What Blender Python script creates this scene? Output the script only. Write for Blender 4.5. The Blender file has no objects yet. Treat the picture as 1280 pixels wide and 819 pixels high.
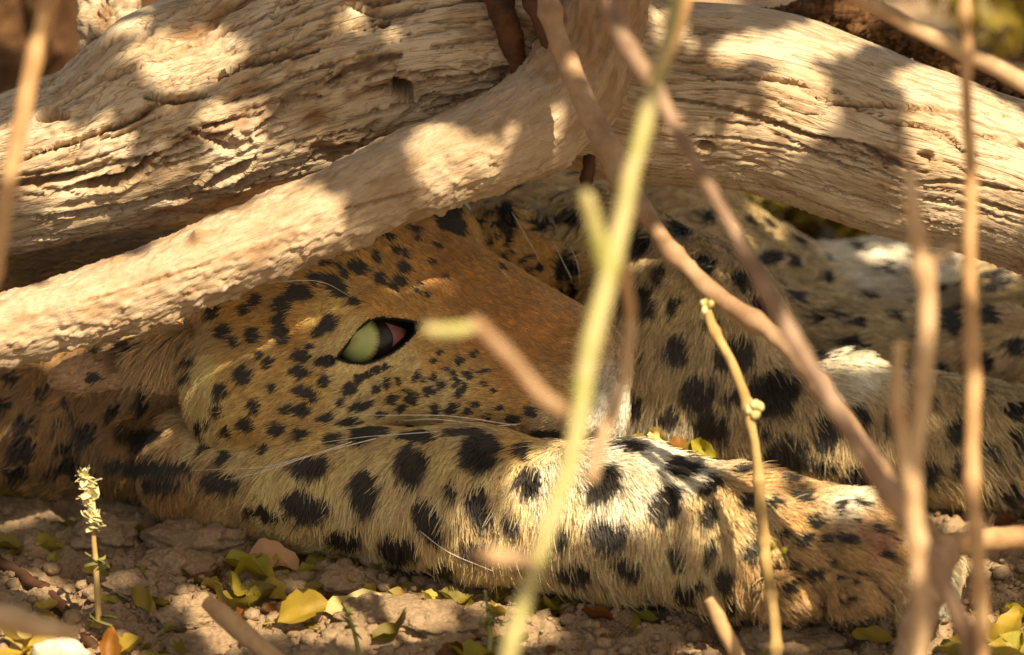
import bpy, bmesh, math, random
import numpy as np
from mathutils import Vector, Matrix
from mathutils.bvhtree import BVHTree
from mathutils.kdtree import KDTree

# ------------------------------------------------------------------ camera, world, sun, exposure
S = 0.00042            # metres per photo pixel at the focus distance (the leopard's head ~26 cm)
DIST = 4.0
PITCH = math.radians(22)
CP, SP = math.cos(PITCH), math.sin(PITCH)
H0 = -344.0            # ground height (units) below the view centre
C0 = np.array([0, 0, -H0 * S])
RIGHT = np.array([1.0, 0, 0]); UP = np.array([0, SP, CP]); FWD = np.array([0, CP, -SP])
SUN_DIR = np.array([0.30, -0.50, 0.82]); SUN_DIR /= np.linalg.norm(SUN_DIR)   # towards the sun

sc = bpy.context.scene
col = sc.collection
cam_d = bpy.data.cameras.new('camera')
cam = bpy.data.objects.new('camera', cam_d); col.objects.link(cam)
cam.location = C0 - FWD * DIST
cam.rotation_euler = (math.pi / 2 - PITCH, 0, 0)
cam_d.sensor_width = 36
cam_d.lens = 36 * DIST / (1280 * S)
cam_d.clip_start = 0.05; cam_d.clip_end = 500
cam_d.dof.use_dof = True
cam_d.dof.focus_distance = DIST + 115 * S
cam_d.dof.aperture_fstop = 5.4
sc.camera = cam

w = bpy.data.worlds.new('World'); sc.world = w; w.use_nodes = True
nt = w.node_tree
sky = nt.nodes.new('ShaderNodeTexSky'); sky.sky_type = 'NISHITA'; sky.sun_disc = False
sky.sun_elevation = math.asin(SUN_DIR[2]); sky.sun_rotation = math.atan2(SUN_DIR[0], SUN_DIR[1])
sky.dust_density = 4.0; sky.ozone_density = 0.6; sky.air_density = 1.0
bg = nt.nodes['Background']; bg.inputs['Strength'].default_value = 0.088
nt.links.new(sky.outputs[0], bg.inputs['Color'])
sun_d = bpy.data.lights.new('sun', 'SUN'); sun_d.energy = 5.0; sun_d.angle = math.radians(0.53)
sun_d.color = (1.0, 0.90, 0.76)
sun = bpy.data.objects.new('sun', sun_d); col.objects.link(sun)
sun.rotation_euler = Vector(SUN_DIR).to_track_quat('Z', 'Y').to_euler()
vs = sc.view_settings
vs.view_transform = 'Standard'; vs.look = 'None'; vs.gamma = 1; vs.exposure = 0.72
vs.use_curve_mapping = False
vs.use_white_balance = True; vs.white_balance_temperature = 8150; vs.white_balance_tint = 10
sc.cycles.max_bounces = 6; sc.cycles.diffuse_bounces = 4; sc.cycles.transparent_max_bounces = 8
sc.cycles.use_denoising = True; sc.cycles.denoiser = 'OPENIMAGEDENOISE'; sc.cycles.denoising_prefilter = 'NONE'; sc.cycles.denoising_input_passes = 'RGB_ALBEDO_NORMAL'
sc.cycles.use_adaptive_sampling = False; sc.cycles.sample_clamp_indirect = 3; sc.cycles.caustics_reflective = False; sc.cycles.caustics_refractive = False
try: sc.cycles_curves.shape = 'RIBBONS'
except Exception: pass

# ------------------------------------------------------------------ helpers
rng = np.random.default_rng(7)
random.seed(7)

def P(px, py, w):
    k = 1 + w * S / DIST
    return np.array([(px - 640) * k, (409.5 - py) * k, w], float)

def GW(px, py):
    """depth of the ground seen at a photo pixel"""
    v = 409.5 - py; g = S / DIST
    return (CP * v - H0) / (SP - CP * v * g)

def G(px, py, lift=0.0):
    p = P(px, py, GW(px, py))
    p[1] += CP * lift; p[2] -= SP * lift
    return p

def V2W(a):
    a = np.asarray(a, float)
    return C0 + S * (a[..., 0:1] * RIGHT + a[..., 1:2] * UP + a[..., 2:3] * FWD)

def W2V(a):
    d = (np.asarray(a, float) - C0) / S
    return np.stack([d @ RIGHT, d @ UP, d @ FWD], -1)

def V2PX(a):
    k = 1 + a[..., 2] * S / DIST
    return 640 + a[..., 0] / k, 409.5 - a[..., 1] / k

_perm = np.random.default_rng(3).permutation(256).astype(np.int32)
_perm = np.concatenate([_perm, _perm, _perm])
_grad = np.random.default_rng(4).normal(size=(256, 3)); _grad /= np.linalg.norm(_grad, axis=1)[:, None]
_grad = _grad.astype(np.float32)

def noise(p):
    p = np.asarray(p, np.float32)
    i = np.floor(p).astype(np.int32); f = p - i
    u = f * f * f * (f * (f * 6 - 15) + 10)
    i &= 255
    def g(dx, dy, dz):
        h = _perm[_perm[_perm[(i[:, 0] + dx) & 255] + ((i[:, 1] + dy) & 255)] + ((i[:, 2] + dz) & 255)]
        gr = _grad[h]
        return gr[:, 0] * (f[:, 0] - dx) + gr[:, 1] * (f[:, 1] - dy) + gr[:, 2] * (f[:, 2] - dz)
    x0 = g(0,0,0) * (1-u[:,0]) + g(1,0,0) * u[:,0]; x1 = g(0,1,0) * (1-u[:,0]) + g(1,1,0) * u[:,0]
    y0 = g(0,0,1) * (1-u[:,0]) + g(1,0,1) * u[:,0]; y1 = g(0,1,1) * (1-u[:,0]) + g(1,1,1) * u[:,0]
    a = x0 * (1-u[:,1]) + x1 * u[:,1]; b = y0 * (1-u[:,1]) + y1 * u[:,1]
    return (a * (1-u[:,2]) + b * u[:,2]) * 1.6

def fbm(p, o=4, g=0.5, lac=2.03):
    r = 0; a = 1.0; p = np.asarray(p, np.float32)
    for k in range(o):
        r = r + a * noise(p + 17.3 * k); a *= g; p = p * lac
    return r

def smooth(a, b, x):
    t = np.clip((x - a) / (b - a), 0, 1); return t * t * (3 - 2 * t)

def mesh_obj(name, verts, faces, mat=None, parent=None, smoothf=True, view=True):
    """verts in view units (photo pixels) unless view=False (metres)"""
    v = V2W(verts) if view else np.asarray(verts, float)
    me = bpy.data.meshes.new(name)
    faces = np.asarray(faces, np.int32)
    n, k = faces.shape
    me.vertices.add(len(v)); me.vertices.foreach_set('co', v.astype(np.float32).ravel())
    me.loops.add(n * k); me.loops.foreach_set('vertex_index', faces.ravel())
    me.polygons.add(n); me.polygons.foreach_set('loop_start', np.arange(0, n * k, k, dtype=np.int32))
    me.polygons.foreach_set('use_smooth', np.full(n, smoothf))
    me.update(calc_edges=True); me.validate()
    if mat: me.materials.append(mat)
    o = bpy.data.objects.new(name, me); col.objects.link(o)
    if parent:
        o.parent = parent; o.matrix_parent_inverse = parent_inv(parent)
    return o

def parent_inv(p):
    # empties are placed without rotation: parts keep their world coordinates
    return Matrix.Translation(p.location).inverted()

def empty(name, loc_view):
    o = bpy.data.objects.new(name, None); col.objects.link(o)
    o.location = V2W(loc_view); o.empty_display_size = 0.02
    return o

def tag(o, label=None, cat=None, group=None, kind=None):
    if label: o['label'] = label
    if cat: o['category'] = cat
    if group: o['group'] = group
    if kind: o['kind'] = kind
    return o

def attr(o, name, data, typ='FLOAT', dom='POINT'):
    a = o.data.attributes.new(name, typ, dom)
    key = {'FLOAT': 'value', 'FLOAT_VECTOR': 'vector', 'FLOAT_COLOR': 'color'}[typ]
    a.data.foreach_set(key, np.asarray(data, np.float32).ravel())

def catmull(pts, n):
    pts = np.asarray(pts, float)
    d = np.linalg.norm(np.diff(pts[:, :3], axis=0), axis=1) ** 0.5
    t = np.concatenate([[0], np.cumsum(d)])
    ts = np.linspace(0, t[-1], n * 4)
    m = np.zeros_like(pts)
    m[1:-1] = (pts[2:] - pts[:-2]) / (t[2:] - t[:-2])[:, None]
    m[0] = (pts[1] - pts[0]) / (t[1] - t[0]); m[-1] = (pts[-1] - pts[-2]) / (t[-1] - t[-2])
    k = np.clip(np.searchsorted(t, ts, 'right') - 1, 0, len(t) - 2)
    h = (t[k + 1] - t[k])[:, None]; x = ((ts - t[k]) / h[:, 0])[:, None]
    r = (2*x**3 - 3*x**2 + 1) * pts[k] + (x**3 - 2*x**2 + x) * h * m[k] + (-2*x**3 + 3*x**2) * pts[k+1] + (x**3 - x**2) * h * m[k+1]
    s = np.concatenate([[0], np.cumsum(np.linalg.norm(np.diff(r[:, :3], axis=0), axis=1))])
    si = np.linspace(0, s[-1], n)
    return np.stack([np.interp(si, s, r[:, j]) for j in range(r.shape[1])], -1), si

def frames(c):
    t = np.gradient(c, axis=0); t /= np.linalg.norm(t, axis=1)[:, None]
    ref = np.array([0, 0, 1.0]) if abs(t[0, 2]) < .9 else np.array([0, 1.0, 0])
    n = np.zeros_like(c); a = ref - t[0] * (ref @ t[0]); n[0] = a / np.linalg.norm(a)
    for i in range(1, len(c)):
        a = n[i-1] - t[i] * (n[i-1] @ t[i]); n[i] = a / np.linalg.norm(a)
    return t, n, np.cross(t, n)

def tube(ctrl, n, seg, cap=True):
    """ctrl rows (u,v,w,r) in view units -> verts, quads, s, theta"""
    c, s = catmull(ctrl, n)
    t, a, b = frames(c[:, :3])
    th = np.linspace(0, 2*np.pi, seg, endpoint=False)
    d = np.cos(th)[None, :, None] * a[:, None] + np.sin(th)[None, :, None] * b[:, None]
    v = c[:, None, :3] + d * c[:, None, 3:4]
    i = np.arange(n - 1)[:, None] * seg; j = np.arange(seg)[None]; j2 = (j + 1) % seg
    q = np.stack([i + j, i + j2, i + seg + j2, i + seg + j], -1).reshape(-1, 4)
    verts = v.reshape(-1, 3); dirs = d.reshape(-1, 3)
    ss = np.repeat(s, seg); tt = np.tile(th, n)
    if cap:
        k = len(verts)
        verts = np.vstack([verts, c[0, :3] - t[0] * c[0, 3] * .15, c[-1, :3] + t[-1] * c[-1, 3] * .15])
        dirs = np.vstack([dirs, -t[0], t[-1]]); ss = np.append(ss, [s[0], s[-1]]); tt = np.append(tt, [0, 0])
        jj = np.arange(seg); jn = (jj + 1) % seg
        e0 = np.stack([np.full(seg, k), jn, jj, jj], -1); e1 = np.stack([np.full(seg, k + 1), (n-1)*seg + jj, (n-1)*seg + jn, (n-1)*seg + jn], -1)
        # triangles kept as separate list
        tri = np.vstack([e0[:, :3], e1[:, :3]])
    else: tri = np.zeros((0, 3), int)
    return verts, q, tri, ss, tt, dirs, c

def quads_tris(q, tri):
    t = np.vstack([q[:, [0, 1, 2]], q[:, [0, 2, 3]]])
    return np.vstack([t, tri]) if len(tri) else t

# ------------------------------------------------------------------ materials
def srgb(r, g, b):
    f = lambda c: c / 12.92 if c <= .04045 else ((c + .055) / 1.055) ** 2.4
    return (f(r/255), f(g/255), f(b/255), 1)

class NT:
    def __init__(s, name):
        s.m = bpy.data.materials.new(name); s.m.use_nodes = True
        s.t = s.m.node_tree; s.b = s.t.nodes['Principled BSDF']; s.out = s.t.nodes['Material Output']
    def n(s, typ, ins=None, **kw):
        n = s.t.nodes.new(typ)
        for k, v in kw.items(): setattr(n, k, v)
        for k, v in (ins or {}).items():
            if isinstance(v, bpy.types.NodeSocket): s.t.links.new(v, n.inputs[k])
            else: n.inputs[k].default_value = v
        return n
    def l(s, a, b): s.t.links.new(a, b)
    def ramp(s, fac, stops, interp='LINEAR'):
        r = s.t.nodes.new('ShaderNodeValToRGB'); s.l(fac, r.inputs[0]); e = r.color_ramp
        e.interpolation = interp
        while len(e.elements) < len(stops): e.elements.new(.5)
        for x, (p, c) in zip(e.elements, stops): x.position = p; x.color = c
        return r.outputs[0]
    def mix(s, fac, a, b, mode='MIX'):
        m = s.t.nodes.new('ShaderNodeMix'); m.data_type = 'RGBA'; m.blend_type = mode
        for k, v in ((0, fac), (6, a), (7, b)):
            if isinstance(v, bpy.types.NodeSocket): s.l(v, m.inputs[k])
            else: m.inputs[k].default_value = v
        return m.outputs[2]
    def bump(s, h, strength=.5, dist=.001, normal=None):
        b = s.n('ShaderNodeBump', {'Height': h, 'Strength': strength, 'Distance': dist})
        if normal: s.l(normal, b.inputs['Normal'])
        return b.outputs[0]

def wood_mat(name, light, mid, dark, rough=.85, scale=1.0, lichen=None, bump=.6, streak=.4):
    N = NT(name)
    at = N.n('ShaderNodeAttribute', attribute_name='grain').outputs['Vector']
    mp = N.n('ShaderNodeMapping', {'Vector': at, 'Scale': (.25, 2.2, 2.2)}).outputs[0]
    fine = N.n('ShaderNodeTexNoise', {'Vector': mp, 'Scale': 6*scale, 'Detail': 8, 'Roughness': .65}).outputs[0]
    mp2 = N.n('ShaderNodeMapping', {'Vector': at, 'Scale': (.45, 1, 1)}).outputs[0]
    big = N.n('ShaderNodeTexNoise', {'Vector': mp2, 'Scale': 1.1*scale, 'Detail': 5, 'Roughness': .55}).outputs[0]
    gritn = N.n('ShaderNodeTexNoise', {'Vector': at, 'Scale': 26*scale, 'Detail': 4, 'Roughness': .7}).outputs[0]
    c1 = N.ramp(big, [(.32, mid), (.62, light)])
    c2 = N.mix(N.ramp(fine, [(.32, (.8,.8,.8,1)), (.47, (0,0,0,1))]), c1, dark)
    c3 = N.mix(.5, c2, N.ramp(gritn, [(.3, (.75,.72,.68,1)), (.7, (1.1,1.1,1.1,1))]), 'MULTIPLY')
    mp3 = N.n('ShaderNodeMapping', {'Vector': at, 'Scale': (.10, 1.5, 1.5)}).outputs[0]
    ln_ = N.n('ShaderNodeTexNoise', {'Vector': mp3, 'Scale': 1.7*scale, 'Detail': 4, 'Roughness': .5, 'Distortion': .3}).outputs[0]
    lines = N.ramp(ln_, [(.455, (1,1,1,1)), (.485, (0,0,0,1)), (.50, (1,1,1,1)), (.56, (1,1,1,1)), (.575, (.25,.25,.25,1)), (.585, (1,1,1,1))])
    c3 = N.mix(N.ramp(lines, [(0, (streak,streak,streak,1)), (1, (0,0,0,1))]), c3, dark)
    cav = N.n('ShaderNodeAttribute', attribute_name='wear').outputs['Fac']
    c4 = N.mix(N.ramp(cav, [(0, (0,0,0,1)), (1, (.8,.8,.8,1))]), c3, lichen or dark)
    N.l(c4, N.b.inputs['Base Color'])
    N.b.inputs['Roughness'].default_value = rough; N.b.inputs['Specular IOR Level'].default_value = .2
    nb = N.bump(fine, bump, .0015); nb = N.bump(lines, streak * 1.6, .0012, nb); nb = N.bump(gritn, bump*.7, .0008, nb)
    N.l(nb, N.b.inputs['Normal'])
    return N.m

def twig_mat(name, a, b, rough=.7):
    N = NT(name)
    tc = N.n('ShaderNodeTexCoord').outputs['Object']
    n1 = N.n('ShaderNodeTexNoise', {'Vector': tc, 'Scale': 60, 'Detail': 6, 'Roughness': .6}).outputs[0]
    n2 = N.n('ShaderNodeTexNoise', {'Vector': tc, 'Scale': 900, 'Detail': 3}).outputs[0]
    N.l(N.ramp(n1, [(.35, a), (.65, b)]), N.b.inputs['Base Color'])
    N.b.inputs['Roughness'].default_value = rough; N.b.inputs['Specular IOR Level'].default_value = .3
    N.l(N.bump(n2, .4, .0006), N.b.inputs['Normal'])
    return N.m

def leaf_mat(name, a, b, trans=.35, spot=(.10,.05,.015,1)):
    N = NT(name)
    tc = N.n('ShaderNodeTexCoord').outputs['Object']
    oi = N.n('ShaderNodeObjectInfo').outputs['Random']
    off = N.n('ShaderNodeVectorMath', {0: tc, 1: oi}, operation='ADD').outputs[0]
    n1 = N.n('ShaderNodeTexNoise', {'Vector': off, 'Scale': 90, 'Detail': 4}).outputs[0]
    n2 = N.n('ShaderNodeTexNoise', {'Vector': off, 'Scale': 330, 'Detail': 3}).outputs[0]
    c = N.ramp(n1, [(.35, a), (.65, b)])
    c = N.mix(N.ramp(n2, [(.62, (0,0,0,1)), (.75, (.7,.7,.7,1))]), c, spot)
    hs = N.n('ShaderNodeHueSaturation', {'Color': c})
    mr = N.n('ShaderNodeMapRange', {0: oi, 3: .75, 4: 1.2}).outputs[0]; N.l(mr, hs.inputs['Value'])
    N.l(hs.outputs[0], N.b.inputs['Base Color'])
    N.b.inputs['Roughness'].default_value = .5; N.b.inputs['Specular IOR Level'].default_value = .35
    tr = N.n('ShaderNodeBsdfTranslucent', {'Color': hs.outputs[0]}).outputs[0]
    mx = N.n('ShaderNodeMixShader', {0: trans, 1: N.b.outputs[0], 2: tr})
    N.l(mx.outputs[0], N.out.inputs['Surface'])
    N.l(N.bump(n2, .2, .0004), N.b.inputs['Normal'])
    return N.m

M = {}
M['log'] = wood_mat('weathered_log', srgb(212,196,170), srgb(188,166,134), srgb(140,110,80), lichen=srgb(138,100,66))
M['branch'] = wood_mat('pale_branch', srgb(204,184,156), srgb(184,158,126), srgb(150,120,90), scale=1.3, lichen=srgb(150,112,76), streak=.12)
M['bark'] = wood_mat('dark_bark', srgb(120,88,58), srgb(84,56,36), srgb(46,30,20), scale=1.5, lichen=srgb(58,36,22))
M['twig_brown'] = twig_mat('brown_twig', srgb(180,150,118), srgb(144,112,82))
M['twig_mauve'] = twig_mat('mauve_twig', srgb(162,136,114), srgb(130,104,84))
M['twig_tan'] = twig_mat('tan_twig', srgb(198,162,118), srgb(170,132,92))
M['twig_pale'] = twig_mat('pale_twig', srgb(196,168,132), srgb(172,140,104))
M['twig_straw'] = twig_mat('straw_stem', srgb(198,168,112), srgb(170,138,84))
M['twig_green'] = twig_mat('green_stem', srgb(150,152,84), srgb(186,172,128), .55)
M['twig_dark'] = twig_mat('dark_twig', srgb(92,60,40), srgb(62,40,28))
M['twig_red'] = twig_mat('reddish_bark', srgb(108,68,38), srgb(64,42,28))
M['flower'] = twig_mat('dry_flower', srgb(226,216,176), srgb(186,178,110))
M['herb'] = twig_mat('green_herb', srgb(120,130,66), srgb(150,140,80))
M['leaf_yellow'] = leaf_mat('yellow_leaf', srgb(188,164,72), srgb(172,142,52))
M['leaf_green'] = leaf_mat('yellow_green_leaf', srgb(160,152,50), srgb(186,170,66))
M['leaf_olive'] = leaf_mat('olive_leaf', srgb(120,110,40), srgb(146,128,50))
M['leaf_brown'] = leaf_mat('brown_leaf', srgb(130,84,34), srgb(96,58,26))
M['leaf_orange'] = leaf_mat('orange_leaf', srgb(186,128,56), srgb(156,104,44))
M['leaf_pink'] = leaf_mat('pinkish_leaf', srgb(200,158,116), srgb(182,138,96), .2)
M['leaf_pale'] = leaf_mat('pale_leaf', srgb(226,208,150), srgb(214,190,110), .25)
M['leaf_crown'] = leaf_mat('crown_leaf', srgb(132,120,50), srgb(160,140,62), .4)

def soil_mat():
    N = NT('sandy_soil')
    tc = N.n('ShaderNodeTexCoord').outputs['Object']
    n1 = N.n('ShaderNodeTexNoise', {'Vector': tc, 'Scale': 14, 'Detail': 6, 'Roughness': .6}).outputs[0]
    n2 = N.n('ShaderNodeTexNoise', {'Vector': tc, 'Scale': 420, 'Detail': 5, 'Roughness': .7}).outputs[0]
    n3 = N.n('ShaderNodeTexVoronoi', {'Vector': tc, 'Scale': 520}).outputs[0]
    c = N.ramp(n1, [(.3, srgb(140,119,94)), (.7, srgb(174,151,122))])
    c = N.mix(.8, c, N.ramp(n2, [(.3, (.62,.58,.55,1)), (.65, (1.12,1.1,1.08,1))]), 'MULTIPLY')
    N.l(c, N.b.inputs['Base Color']); N.b.inputs['Roughness'].default_value = .95
    N.b.inputs['Specular IOR Level'].default_value = .1
    nb = N.bump(n2, .8, .0014); nb = N.bump(n3, .5, .0009, nb); N.l(nb, N.b.inputs['Normal'])
    return N.m
M['soil'] = soil_mat()

def fur_mat():
    N = NT('leopard_fur')
    at = N.n('ShaderNodeAttribute', attribute_name='fur_color').outputs['Color']
    N.l(at, N.b.inputs['Base Color']); N.b.inputs['Roughness'].default_value = .45; N.b.inputs['Specular IOR Level'].default_value = .35
    tr = N.n('ShaderNodeBsdfTranslucent', {'Color': at}).outputs[0]
    m1 = N.n('ShaderNodeMixShader', {0: .3, 1: N.b.outputs[0], 2: tr}).outputs[0]
    gl = N.n('ShaderNodeBsdfHair', {'Color': (.8, .74, .62, 1), 'RoughnessU': .35, 'RoughnessV': .6}).outputs[0]
    m2 = N.n('ShaderNodeMixShader', {0: .08, 1: m1, 2: gl}).outputs[0]
    N.l(m2, N.out.inputs['Surface'])
    return N.m
M['fur'] = fur_mat()
def skin_mat():
    N = NT('leopard_skin')
    at = N.n('ShaderNodeAttribute', attribute_name='fur_color').outputs['Color']
    tc = N.n('ShaderNodeTexCoord').outputs['Object']
    n2 = N.n('ShaderNodeTexNoise', {'Vector': tc, 'Scale': 700, 'Detail': 4}).outputs[0]
    c = N.mix(1.0, at, N.ramp(n2, [(.3, (.5,.5,.5,1)), (.7, (.9,.9,.9,1))]), 'MULTIPLY')
    N.l(c, N.b.inputs['Base Color']); N.b.inputs['Roughness'].default_value = .75
    N.l(N.bump(n2, .4, .001), N.b.inputs['Normal'])
    return N.m
M['skin'] = skin_mat()

# ------------------------------------------------------------------ ground
def ground_height(x, y):
    """metres in, metres out"""
    p = np.stack([x, y, np.zeros_like(x)], -1)
    n = len(x)
    near = np.exp(-((x / .8) ** 2 + (y / .8) ** 2))
    a = fbm(p * 7, 3) * .006
    b = np.abs(fbm(p * 22 + 5, 4)); b = (.42 - b) * .015
    c = np.clip(fbm(p * 48 + 9, 3), -.2, 1) * .007
    d = fbm(p * 190 + 2, 4, .65) * .0018
    pits = -np.clip(noise(p * 60 + 31) - .45, 0, 1) * .012
    return (a + (b + c + pits) * (.25 + .75 * near) + d) - .010

gx = np.unique(np.concatenate([np.linspace(-60, -3, 24), np.linspace(-3, -.36, 50), np.linspace(-.36, .36, 440), np.linspace(.36, 3, 50), np.linspace(3, 60, 24)]))
gy = np.unique(np.concatenate([np.linspace(-60, -1, 30), np.linspace(-1, -.24, 40), np.linspace(-.24, .16, 250), np.linspace(.16, .6, 90), np.linspace(.6, 3, 60), np.linspace(3, 200, 40)]))
X, Y = np.meshgrid(gx, gy); X = X.ravel(); Y = Y.ravel()
Z = ground_height(X, Y)
nx, ny = len(gx), len(gy)
i = np.arange(ny - 1)[:, None] * nx + np.arange(nx - 1)[None]
gq = np.stack([i, i + 1, i + nx + 1, i + nx], -1).reshape(-1, 4)
ground = mesh_obj('ground', np.stack([X, Y, Z], -1), gq, M['soil'], view=False)
tag(ground, kind='structure')
def gz(x, y): return float(ground_height(np.array([x], float), np.array([y], float))[0])
def on_ground(px, py, lift=0.0):
    """view coordinates of the ground surface under a photo pixel"""
    q = V2W(G(px, py)[None])[0]
    q[2] = gz(q[0], q[1]) + lift * S
    return W2V(q[None])[0]

# ------------------------------------------------------------------ leopard: implicit body
PR = []
GRP = [0]; PG = []
def ell(px, py, w, rx, ry, rz, ang=0, k=22, yaw=0):
    PG.append(GRP[0]); PR.append(('e', P(px, py, w), np.array([rx, ry, rz], float), math.radians(ang), k, math.radians(yaw)))
def cone(a, b, k=22):
    PG.append(GRP[0]); PR.append(('c', P(*a[:3]), P(*b[:3]), a[3], b[3], k))
# head
ell(405, 372, 305, 165, 140, 145, 15)           # cranium
ell(385, 470, 262, 160, 102, 108, 0)            # near cheek
ell(318, 490, 262, 92, 84, 96, -12)             # cheek ruff
cone((510, 375, 290, 108), (712, 462, 240, 76), 26)   # nose bridge
ell(480, 330, 262, 80, 50, 75, -20)             # forehead
ell(752, 472, 222, 26, 30, 34, -30, 14)         # nose tip
ell(672, 500, 206, 86, 46, 56, -14, 18)         # near whisker pad
ell(750, 508, 262, 34, 48, 66, 0, 18)           # chin and far pad
ell(560, 480, 236, 120, 62, 80, -12)            # cheek to muzzle
ell(640, 318, 410, 80, 72, 60, -35, 14)         # far cheek
ell(556, 292, 330, 50, 40, 60, -40, 18)         # far brow
cone((385, 408, 176, 20), (470, 386, 172, 20), 16)   # brow over near eye
cone((470, 386, 172, 20), (535, 398, 196, 14), 16)
cone((405, 462, 164, 17), (505, 446, 172, 16), 16)   # lower lid fold
# ear
GRP[0] = 3
ell(150, 458, 262, 100, 27, 13, 10, 8)
ell(222, 452, 262, 56, 40, 22, 10, 10)
GRP[0] = 1
# neck, shoulder, torso
cone((320, 400, 400, 118), (60, 430, 520, 140), 40)
ell(70, 520, 500, 230, 118, 150, 4, 40)
ell(200, 566, 400, 110, 66, 80, 0, 30)
cone((-60, 400, 600, 190), (220, 330, 900, 230), 60)
cone((220, 330, 900, 230), (640, 340, 960, 220), 60)
cone((640, 340, 960, 220), (800, 360, 720, 165), 60)
ell(700, 340, 640, 120, 120, 120, 0, 40)
# near foreleg
GRP[0] = 2
cone((250, 585, 320, 78), (400, 604, 238, 80), 26)
cone((400, 604, 238, 80), (600, 632, 135, 86), 26)
cone((600, 632, 135, 86), (780, 652, 62, 92), 26)
cone((780, 652, 62, 92), (930, 676, 0, 84), 26)
cone((930, 676, 0, 84), (1060, 696, -42, 78), 26)
ell(590, 578, 150, 90, 44, 66, -4, 24)          # loose fur under the lips
ell(1080, 704, -48, 92, 80, 68, -22, 20)        # paw
ell(1000, 748, -76, 50, 46, 46, -15, 7)         # toes
ell(1078, 750, -98, 46, 46, 44, -20, 7)
ell(1138, 746, -72, 42, 50, 44, -25, 7)
ell(1164, 730, -30, 32, 54, 44, -20, 12)
# parts lying behind
GRP[0] = 1
ell(835, 440, 430, 150, 158, 140, 0, 30)        # chest and folded limb
cone((740, 300, 440, 70), (900, 400, 430, 80), 30)
cone((890, 420, 560, 72), (1330, 470, 620, 66), 20)    # hind leg lying across
cone((940, 520, 400, 88), (1340, 570, 390, 78), 20)    # other foreleg
ell(1040, 480, 380, 60, 36, 50, 10, 14)
ell(1135, 385, 860, 175, 96, 120, 0, 30)        # haunch
ell(1290, 400, 740, 120, 90, 100, 0, 30)
cone((800, 360, 720, 165), (1000, 420, 800, 120), 50)
ell(1250, 440, 560, 60, 60, 60, 0, 14)
EYE = P(463, 425, 214); EYER = 47.0

def prim(pr, p):
    if pr[0] == 'e':
        q = p - pr[1].astype(np.float32); c, s = math.cos(pr[3]), math.sin(pr[3])
        x = q[:, 0] * c + q[:, 1] * s; y = -q[:, 0] * s + q[:, 1] * c; z = q[:, 2]
        r = pr[2]
        x = x / r[0]; y = y / r[1]; z = z / r[2]
        k0 = np.sqrt(x*x + y*y + z*z) + 1e-6
        k1 = np.sqrt((x/r[0])**2 + (y/r[1])**2 + (z/r[2])**2) + 1e-9
        return k0 * (k0 - 1) / k1
    a, b = pr[1].astype(np.float32), pr[2].astype(np.float32); d = b - a; q = p - a
    h = np.clip(q @ d / (d @ d), 0, 1)
    return np.linalg.norm(q - h[:, None] * d, axis=1) - (pr[3] + (pr[4] - pr[3]) * h)

# eye opening: outline in the plane of the face
_o = np.array([(423,447),(432,436),(443,422),(455,408),(464,401),(478,399),(500,401),(516,404),(526,406),(516,416),(504,429),(490,439),(474,448),(456,453),(438,452)], float)
EO = np.array([P(x, y, 160)[:2] for x, y in _o])
def almond(p):
    """<0 inside the eye opening (prism along the view axis)"""
    out = np.full(len(p), 60.0, np.float32)
    c = np.nonzero((np.abs(p[:, 0] - EYE[0]) < 110) & (np.abs(p[:, 1] - EYE[1]) < 90))[0]
    if not len(c): return out
    q = p[c, :2].astype(float); d2 = np.full(len(c), 1e9); ins = np.zeros(len(c), bool)
    for k in range(len(EO)):
        a, b = EO[k], EO[(k + 1) % len(EO)]; e = b - a; f = q - a
        h = np.clip(f @ e / (e @ e), 0, 1); d2 = np.minimum(d2, ((f - h[:, None] * e) ** 2).sum(1))
        cr = ((a[1] > q[:, 1]) != (b[1] > q[:, 1])) & (q[:, 0] < (b[0]-a[0]) * (q[:, 1]-a[1]) / (b[1]-a[1] + 1e-9) + a[0])
        ins ^= cr
    out[c] = np.where(ins, -1, 1) * np.sqrt(d2)
    return out

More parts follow.
